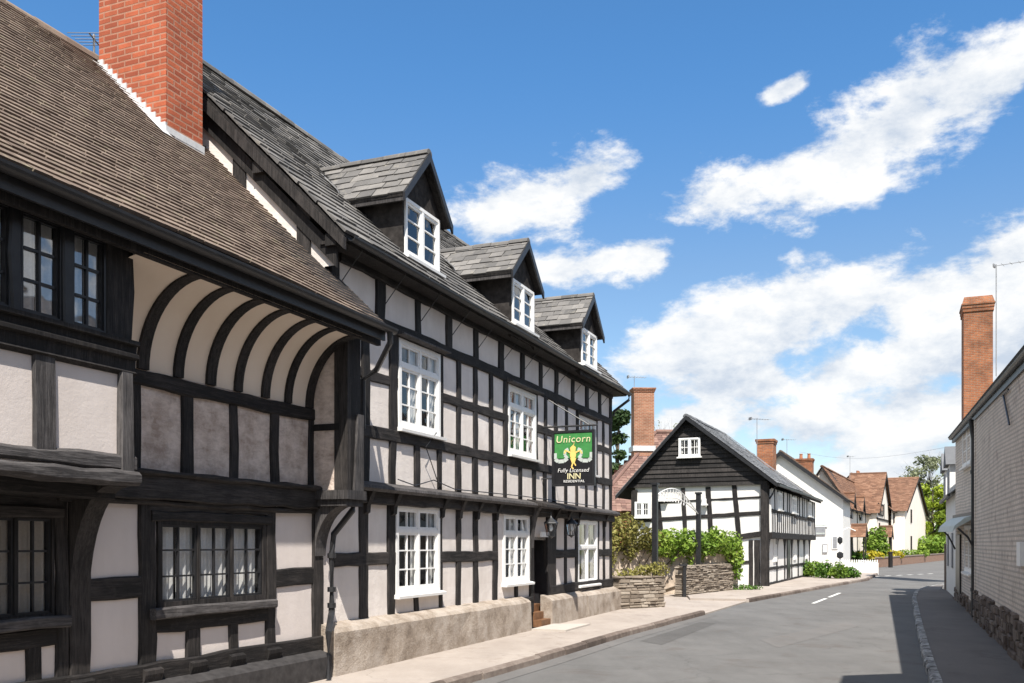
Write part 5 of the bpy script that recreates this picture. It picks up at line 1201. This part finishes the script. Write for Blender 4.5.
# ------------------------------------------------------------------ ground, road, pavements
def sheet(name, pts, z, mat, kind='structure', depth=None):
    m = MB()
    if depth: m.hexa([(p[0], p[1]) for p in pts], z - depth, z, .5)
    else: m.poly([(p[0], p[1], z) for p in pts], .5)
    o = m.build(name, mat); o['kind'] = kind; return o
sheet('ground', [(-900, -300), (900, -300), (900, 1500), (-900, 1500)], -.03, 'earth')
def cpt(c, u): v = n0 * c + s0 * u; return (v.x, v.y)
kl = [tuple(G(*p, .1)[:2]) for p in ((445, 682), (540, 656), (622, 632), (704, 611))]
k0 = cpt(-5.05, -8); 
kl2 = [tuple(G(*p, .1)[:2]) for p in ((749, 599), (800, 590), (868, 578.5))]
sheet('road', [cpt(-6.3, -20), cpt(-6.0, 12), cpt(-6.0, 24), cpt(-6.4, 30), (12, 52), (18, 56), (26, 73), (50, 108), (80, 135), (120, 130), (60, 60), (24, 38), (16, 26), cpt(2.2, 10), cpt(2.2, -20)], 0.0, 'asphalt')
pvl = [k0, *kl[:3], kl[3], tuple(G(668, 606, .1)[:2]), cpt(-6.55, 23.6), cpt(-6.6, -8)]
sheet('pavement', pvl, .10, 'pave', depth=.2)
e2 = kl2[2]; wcor = FW.w(0, 0, 0)
pv2 = [kl2[0], kl2[1], kl2[2], (20.6, 53.9), (18.4, 54.6), (FW.w(0, 0, 0).x, 61.8), tuple(FW.w(-.02, 6, 0)[:2]), tuple(FB.w(15, 2, 0)[:2]), tuple(FB.w(14, .3, 0)[:2]), tuple(FB.w(.2, .3, 0)[:2]), tuple(FB.w(-.2, 1.3, 0)[:2]), (pD.x - .1, pD.y + .1), (pC.x, pC.y - .05), tuple(G(690, 598, .1)[:2])]
sheet('pavement', pv2, .10, 'pave', depth=.2)
sheet('driveway', [kl[3], tuple(G(752, 599, .05)[:2]), (pC.x + .3, pC.y + .3), (6.2, 33.5), (3.6, 30), (pB.x - .1, pB.y + .2)], .035, 'pave', depth=.1)
kr = [tuple(G(*p, .1)[:2]) for p in ((932.5, 679.5), (925.6, 657.6), (917.6, 625.7), (914, 605), (912.6, 597.8), (915.6, 590.5), (926, 586.5), (943.5, 584.0))]
krs = [cpt(.40, -8)] + kr
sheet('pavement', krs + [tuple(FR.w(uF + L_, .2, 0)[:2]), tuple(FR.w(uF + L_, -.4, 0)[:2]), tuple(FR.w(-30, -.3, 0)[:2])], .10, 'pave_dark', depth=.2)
def kerb(name, pts, w, mat, side, lab, hz=.105, seg=.9):
    m = MB(); pts = [Vector((p[0], p[1], 0)) for p in pts]
    for a, b in zip(pts, pts[1:]):
        d = b - a; L = d.length; d.normalize(); q = Vector((-d.y, d.x, 0)) * side; n = max(1, int(L / seg))
        for i in range(n):
            p0 = a + d * (L * i / n + .008); p1 = a + d * (L * (i + 1) / n - .008); j = rng.uniform(-.012, .012); h = hz + .006 + rng.uniform(-.004, .012)
            m.loft([[tuple(p + q * (-.03 + j) + Vector((0, 0, -.1))), tuple(p + q * (-.02 + j) + Vector((0, 0, h - .03))), tuple(p + q * (.01 + j) + Vector((0, 0, h))), tuple(p + q * w + Vector((0, 0, h))), tuple(p + q * w + Vector((0, 0, -.1)))] for p in (p0, p1)])
    o = m.build(name, mat); o['kind'] = 'structure'; return o
kerb('kerb', [k0, *kl], .085, 'kerb', 1, 'x'); kerb('kerb', kl2 + [(20.7, 53.8)], .085, 'kerb', 1, 'x'); kerb('kerb', krs, .10, 'kerb_white', -1, 'x', seg=.35)
sl = [tuple(FI.w(FI.u(531, -.25), -.26, 0)[:2]), tuple(FI.w(FI.u(531, -.25), -.95, 0)[:2]), tuple(FI.w(FI.u(553, -.25) + .3, -.95, 0)[:2]), tuple(FI.w(FI.u(553, -.25), -.26, 0)[:2])]
o = sheet('doorstep', sl[::-1], .135, 'slab', depth=.08); del o['kind']; tag(o, 'pale stone slab set in the pavement at the inn door', 'doorstep')
def patch(pts, mat):
    return sheet('road_patch', [tuple(G(*p)[:2]) for p in pts], .003, mat)
M['asphalt_old'] = m_asphalt('old_asphalt_patch', (0.066, 0.064, 0.062), (0.112, 0.108, 0.105), (0.085, 0.075, 0.068))
M['asphalt_pale'] = m_asphalt('pale_asphalt_patch', (0.098, 0.094, 0.090), (0.158, 0.151, 0.146), (0.12, 0.10, 0.088))
patch([(640, 641), (700, 622), (716, 623.5), (662, 645)], 'asphalt_old'); patch([(694, 606.8), (708, 605.8), (712, 607.5), (699, 608.8)], 'asphalt_old'); patch([(760, 640), (846, 622), (860, 626), (778, 648)], 'asphalt_pale')
gl_ = [Vector((*p, 0)) for p in kl]; gm = MB()
for a, b in zip([Vector((*cpt(-5.0, 6), 0))] + gl_, gl_):
    q = Vector((b.y - a.y, a.x - b.x, 0)).normalized() * .32; gm.quad(tuple(a + Vector((0, 0, .005))), tuple(b + Vector((0, 0, .005))), tuple(b + q + Vector((0, 0, .005))), tuple(a + q + Vector((0, 0, .005))), .5)
o = gm.build('road_gutter', 'asphalt_pale'); o['kind'] = 'structure'
# road markings
dm_ = []
for (a, b) in (((813, 603.5), (826, 598.5)), ((829, 597.3), (840, 593))):
    p, q_ = G(*a), G(*b); d = (q_ - p).normalized(); nn = Vector((-d.y, d.x, 0)) * .055
    o = sheet('road_marking', [p - nn, q_ - nn, q_ + nn, p + nn], .004, 'line'); dm_.append(o)
p0_, p1_ = G(806, 574.5), G(938, 570)
for i in range(8):
    t = (i + .2) / 8; a = G(846, 578) .lerp(G(936, 573.5), t); b = G(846, 578).lerp(G(936, 573.5), t + .06); d = (b - a).normalized(); nn = Vector((-d.y, d.x, 0)) * .09
    sheet('road_marking', [a - nn, b - nn, b + nn, a + nn], .004, 'line')
sheet('garden', [(la.x - 9, la.y - 8), (la.x + .05, la.y + .2), (lb.x, lb.y + .2), (lb.x + 22, lb.y + 36), (lb.x - 30, lb.y + 60), (la.x - 40, la.y + 20)], .5, 'earth', depth=.6)

# ------------------------------------------------------------------ plants and trees
for i, (px, py, h, lab) in enumerate(((808.5, 577, .8, 'clump of upright green leaves at the end of the gabled house'), (818, 577.5, .75, 'round green bush against the white gable end'), (829, 578.5, .8, 'broad green bush left of the bollard'), (843, 579, .75, 'leafy green plant behind the bollard'), (854, 578.5, .5, 'small green plant by the kerb at the white picket wall'))):
    p = G(px, py, .1); p = p + Vector((0, .5, 0)); shrub('pavement_shrub', lab, (p.x, p.y, .1), [(0, 0, h * .55, .36, .3, h * .5), (.22, 0, h * .4, .25, .25, h * .35), (-.22, .1, h * .4, .25, .25, h * .4)], 420, .085, ('leaf', 'ivy')[i % 2], 'shrub', 2, 'shrubs along the white house')
p = W(876, 556, 76); shrub('bush', 'big bright green bush in front of the cross wing cottage', (p.x, p.y, GZ), [(0, 0, 1.0, .95, .7, 1.0), (.2, 0, 1.7, .7, .6, .8), (-.35, 0, 1.4, .6, .6, .9), (.6, 0, .6, .5, .5, .6)], 1500, .15, 'ivy')
p = W(872, 560, 75.5)
for i, (px, Y, mt, lab, w_) in enumerate(((866, 72.5, 'flower', 'yellow flowering plants behind the white picket wall', 1.3), (889, 79, 'flower', 'yellow green flower bed left of the end cottage door', 1.2), (912, 90, 'ivy', 'low green hedge before the end cottage gable', 1.6), (851, 72, 'leaf', 'green hedge behind the pickets', 1.2))):
    p = W(px, 558, Y); shrub('garden_plant', lab, (p.x, p.y, GZ), [(0, 0, .25, w_, .5, .35), (w_ * .6, 0, .2, w_ * .5, .4, .3), (-w_ * .6, 0, .22, w_ * .5, .4, .3)], 420, .13, mt, 'plant', 1)
p = W(934, 556, 104); shrub('bush', 'rounded green bush at the road bend below the yellow tree', (p.x, p.y, .5), [(0, 0, 1.0, 1.9, 1.2, 1.2), (1.5, 0, .9, 1.4, 1.0, 1.0), (-1.3, 0, .7, 1.0, 1.0, .8)], 1600, .2, 'ivy')
p = W(933, 560, 112); tree('yellow_tree', 'yellow green leafy tree at the bend of the road', (p.x, p.y, .3), 8.6, 3.3, 5200, .26, 'leaf_yellow', .2, 3, .18)
p = W(929, 560, 132); tree('willow_tree', 'tall thin grey green tree behind the yellow tree', (p.x, p.y, .3), 13.6, 3.7, 2600, .21, 'leaf_grey', .22, 5, .35, True)
p = W(962, 560, 120); tree('street_tree', 'green tree mostly hidden behind the right hand cottages', (p.x, p.y, .3), 9, 3.5, 2200, .28, 'leaf', .2, 8, .2)
p = W(618, 540, 62); tree('conifer_tree', 'dark evergreen tree rising between the inn and the red brick chimney', (p.x, p.y, 0), W(620, 411, 62).z, 1.9, 4200, .16, 'conifer', .2, 11, .25, cone=True)
p = W(664, 540, 90); tree('bare_tree', 'bare twiggy tree above the red tiled roof', (p.x, p.y, 0), W(664, 418, 90).z, 3.2, 160, .1, 'leaf_grey', .14, 14, .5, True)
p = W(905, 540, 150)
pa = FW.w(2.2, yaw - .1, zaw); aerial('thin television aerial above the white house roof', (pa.x, pa.y, pa.z), 1.1, .9, .2, 6)
pa = FC.w(FC.u(850, yac), yac, zac + GZ); aerial('tall thin aerial mast on the cottage ridge', (pa.x, pa.y, pa.z), 2.2, .6, .2, 4)
wa_, wb_ = W(800, 452, 70), W(948, 447, 44)
ow_ = thing('overhead_wire', 'thin overhead wire crossing the street at roof height', 'wire', tuple(wa_), 0); m = MB(); dd = wb_ - wa_
m.tube([tuple(dd * t + Vector((0, 0, -.5 * math.sin(math.pi * t)))) for t in [i / 10 for i in range(11)]], .006, 4); m.build('strand', 'aerial', ow_)
# distant hedge line closing the street
m = MB(); bl = []
for i in range(16):
    p = W(560 + i * 32, 552, 175 + (i % 3) * 8); bl.append((p.x, p.y, 2.2 + (i * 37 % 5) * .5, 5.5, 3, 3.0))
foliage(m, bl, 3200, .6); o = m.build('far_woodland', 'leaf'); tag(o, 'distant line of green woodland closing the end of the street', 'woodland', kind='stuff')

# ------------------------------------------------------------------ sun, sky, camera
PHI, ELV = R(61), R(55)
hd = (n0 * math.cos(PHI) - s0 * math.sin(PHI)).normalized()
to_sun = Vector((hd.x * math.cos(ELV), hd.y * math.cos(ELV), math.sin(ELV)))
sl_ = bpy.data.lights.new('sun', 'SUN'); sl_.energy = 5.0; sl_.angle = R(.5); sl_.color = (1.0, .945, .86)
so = bpy.data.objects.new('sun', sl_); COL.objects.link(so); so.rotation_euler = (-to_sun).to_track_quat('-Z', 'Y').to_euler(); so.location = to_sun * 60

wd = bpy.data.worlds.new('World'); SC.world = wd; wd.use_nodes = True
t = wd.node_tree; t.nodes.clear(); N = NT(t)
sky = N.n('TexSky', sky_type='NISHITA', sun_disc=False, sun_elevation=ELV, sun_rotation=math.atan2(hd.x, hd.y), air_density=1.0, dust_density=0.4, ozone_density=2.2, altitude=100)
gen = N.n('TexCoord').outputs['Generated']
sep = N.n('SeparateXYZ', {0: gen})
az = N.math('ARCTAN2', sep.outputs[0], sep.outputs[1]); el = N.math('ARCSINE', sep.outputs[2])
ae = N.n('CombineXYZ', {0: az, 1: el, 2: 0.0}).outputs[0]
def azel(px, py):
    d = Vector(((px - CX) / F, 1, (HY - py) / F)).normalized(); return math.atan2(d.x, d.y), math.asin(d.z)
blobs = [(790, 178, 105, 52, 12), (740, 194, 75, 32, 8), (850, 152, 100, 58, 25), (905, 118, 90, 56, 35), (960, 88, 85, 50, 25), (1015, 62, 60, 34, 35),
         (535, 210, 85, 48, 5), (585, 185, 55, 34, 30), (500, 225, 50, 30, 0),
         (600, 262, 72, 36, 8), (640, 258, 40, 28, 0), (560, 270, 50, 30, 0),
         (690, 350, 95, 48, 5), (770, 325, 115, 62, 10), (850, 300, 95, 52, 12), (930, 300, 95, 45, 10), (1000, 275, 85, 50, 20), (1060, 250, 90, 55, 20),
         (740, 385, 110, 35, 0), (850, 372, 110, 48, 5), (950, 352, 105, 55, 8), (1030, 345, 100, 60, 10), (820, 425, 150, 45, 0), (920, 415, 130, 60, 0), (1000, 410, 110, 55, 0), (700, 425, 80, 30, 0), (880, 470, 170, 35, 0),
         (786, 88, 34, 13, 22), (420, 300, 60, 30, 0), (560, 390, 120, 40, 0)]
cur_ = None
for (px, py, rx_, ry_, rot) in blobs:
    a, e = azel(px, py); sx = azel(px + rx_, py)[0] - a; sy = abs(azel(px, py - ry_)[1] - e)
    mp = N.n('Mapping', {'Vector': ae, 'Location': (a, e, 0), 'Rotation': (0, 0, R(rot)), 'Scale': (abs(sx), sy, 1)}, vector_type='TEXTURE')
    ln = N.n('VectorMath', {0: mp.outputs[0]}, operation='LENGTH').outputs['Value']
    g = N.math('SUBTRACT', 1.0, ln)
    cur_ = g if cur_ is None else N.math('SMOOTH_MAX', cur_, g, .35)
# generic clouds outside the view, cover raised to brighten and whiten the shade
gn = N.math('MULTIPLY', N.math('SUBTRACT', N.noise(gen, 2.2, 4, .55, (1, 1, 2.2)), .38), 2.5)
absaz = N.math('ABSOLUTE', az); far_ = N.math('GREATER_THAN', absaz, .72)
hi_ = N.math('GREATER_THAN', el, .75); els = N.math('MAXIMUM', far_, hi_)
gn = N.math('SUBTRACT', N.math('MULTIPLY', gn, els), N.math('MULTIPLY', N.math('SUBTRACT', 1.0, els), 3.0))
cur_ = N.math('MAXIMUM', cur_, gn)
def cn(off):
    v = N.n('VectorMath', {0: gen, 1: (0, 0, off)}, operation='ADD').outputs[0]
    v = N.n('Mapping', {'Vector': v, 'Scale': (1, 1, 1.9)}).outputs[0]
    return N.n('TexNoise', {'Vector': v, 'Scale': 7.5, 'Detail': 15.0, 'Roughness': .63, 'Distortion': .12}).outputs[0]
n1, n2 = cn(0), cn(.035)
dn = N.math('ADD', N.math('MULTIPLY_ADD', cur_, 1.0, .03), N.math('MULTIPLY', N.math('SUBTRACT', n1, .5), 3.9))
dens = N.n('MapRange', {0: dn, 1: .0, 2: .58, 3: 0.0, 4: 1.0}, interpolation_type='SMOOTHSTEP').outputs[0]
lit = N.math('ADD', .80, N.math('MULTIPLY', N.math('SUBTRACT', n1, n2), 2.2), clamp=True)
core = N.n('MapRange', {0: dn, 1: .4, 2: 1.4, 3: 0.0, 4: 1.0}).outputs[0]
lit = N.math('SUBTRACT', lit, N.math('MULTIPLY', core, .10))
ccol = N.ramp(lit, [(0.45, (3.5, 3.95, 4.6)), (0.72, (4.9, 5.1, 5.35)), (0.95, (5.9, 5.9, 5.85))])
hz_ = N.n('MapRange', {0: el, 1: .0, 2: .50, 3: 0.0, 4: 1.0}, interpolation_type='SMOOTHSTEP').outputs[0]
skc = N.mix(1.0, sky.outputs[0], N.ramp(hz_, [(0.0, (0.88, 0.88, 0.86)), (0.58, (0.73, 0.855, 0.92)), (1.0, (0.50, 0.88, 1.11))]), 'MULTIPLY')
# pale air near the horizon
col = N.mix(N.math('MULTIPLY', dens, .97), skc, ccol)
bg = N.n('Background', {'Color': col, 'Strength': 0.106}); ow = t.nodes.new('ShaderNodeOutputWorld'); t.links.new(bg.outputs[0], ow.inputs[0])

cd = bpy.data.cameras.new('camera'); cam = bpy.data.objects.new('camera', cd); COL.objects.link(cam); SC.camera = cam
cam.location = EYE; cam.rotation_euler = (R(90), 0, 0); cd.sensor_width = 36; cd.lens = F / 1024 * 36; cd.shift_y = (HY - 341.5) / 1024; cd.clip_end = 3000; cd.clip_start = .05
vs = SC.view_settings; vs.view_transform = 'Standard'; vs.look = 'None'; vs.exposure = 0.75; vs.gamma = 1; vs.use_curve_mapping = False
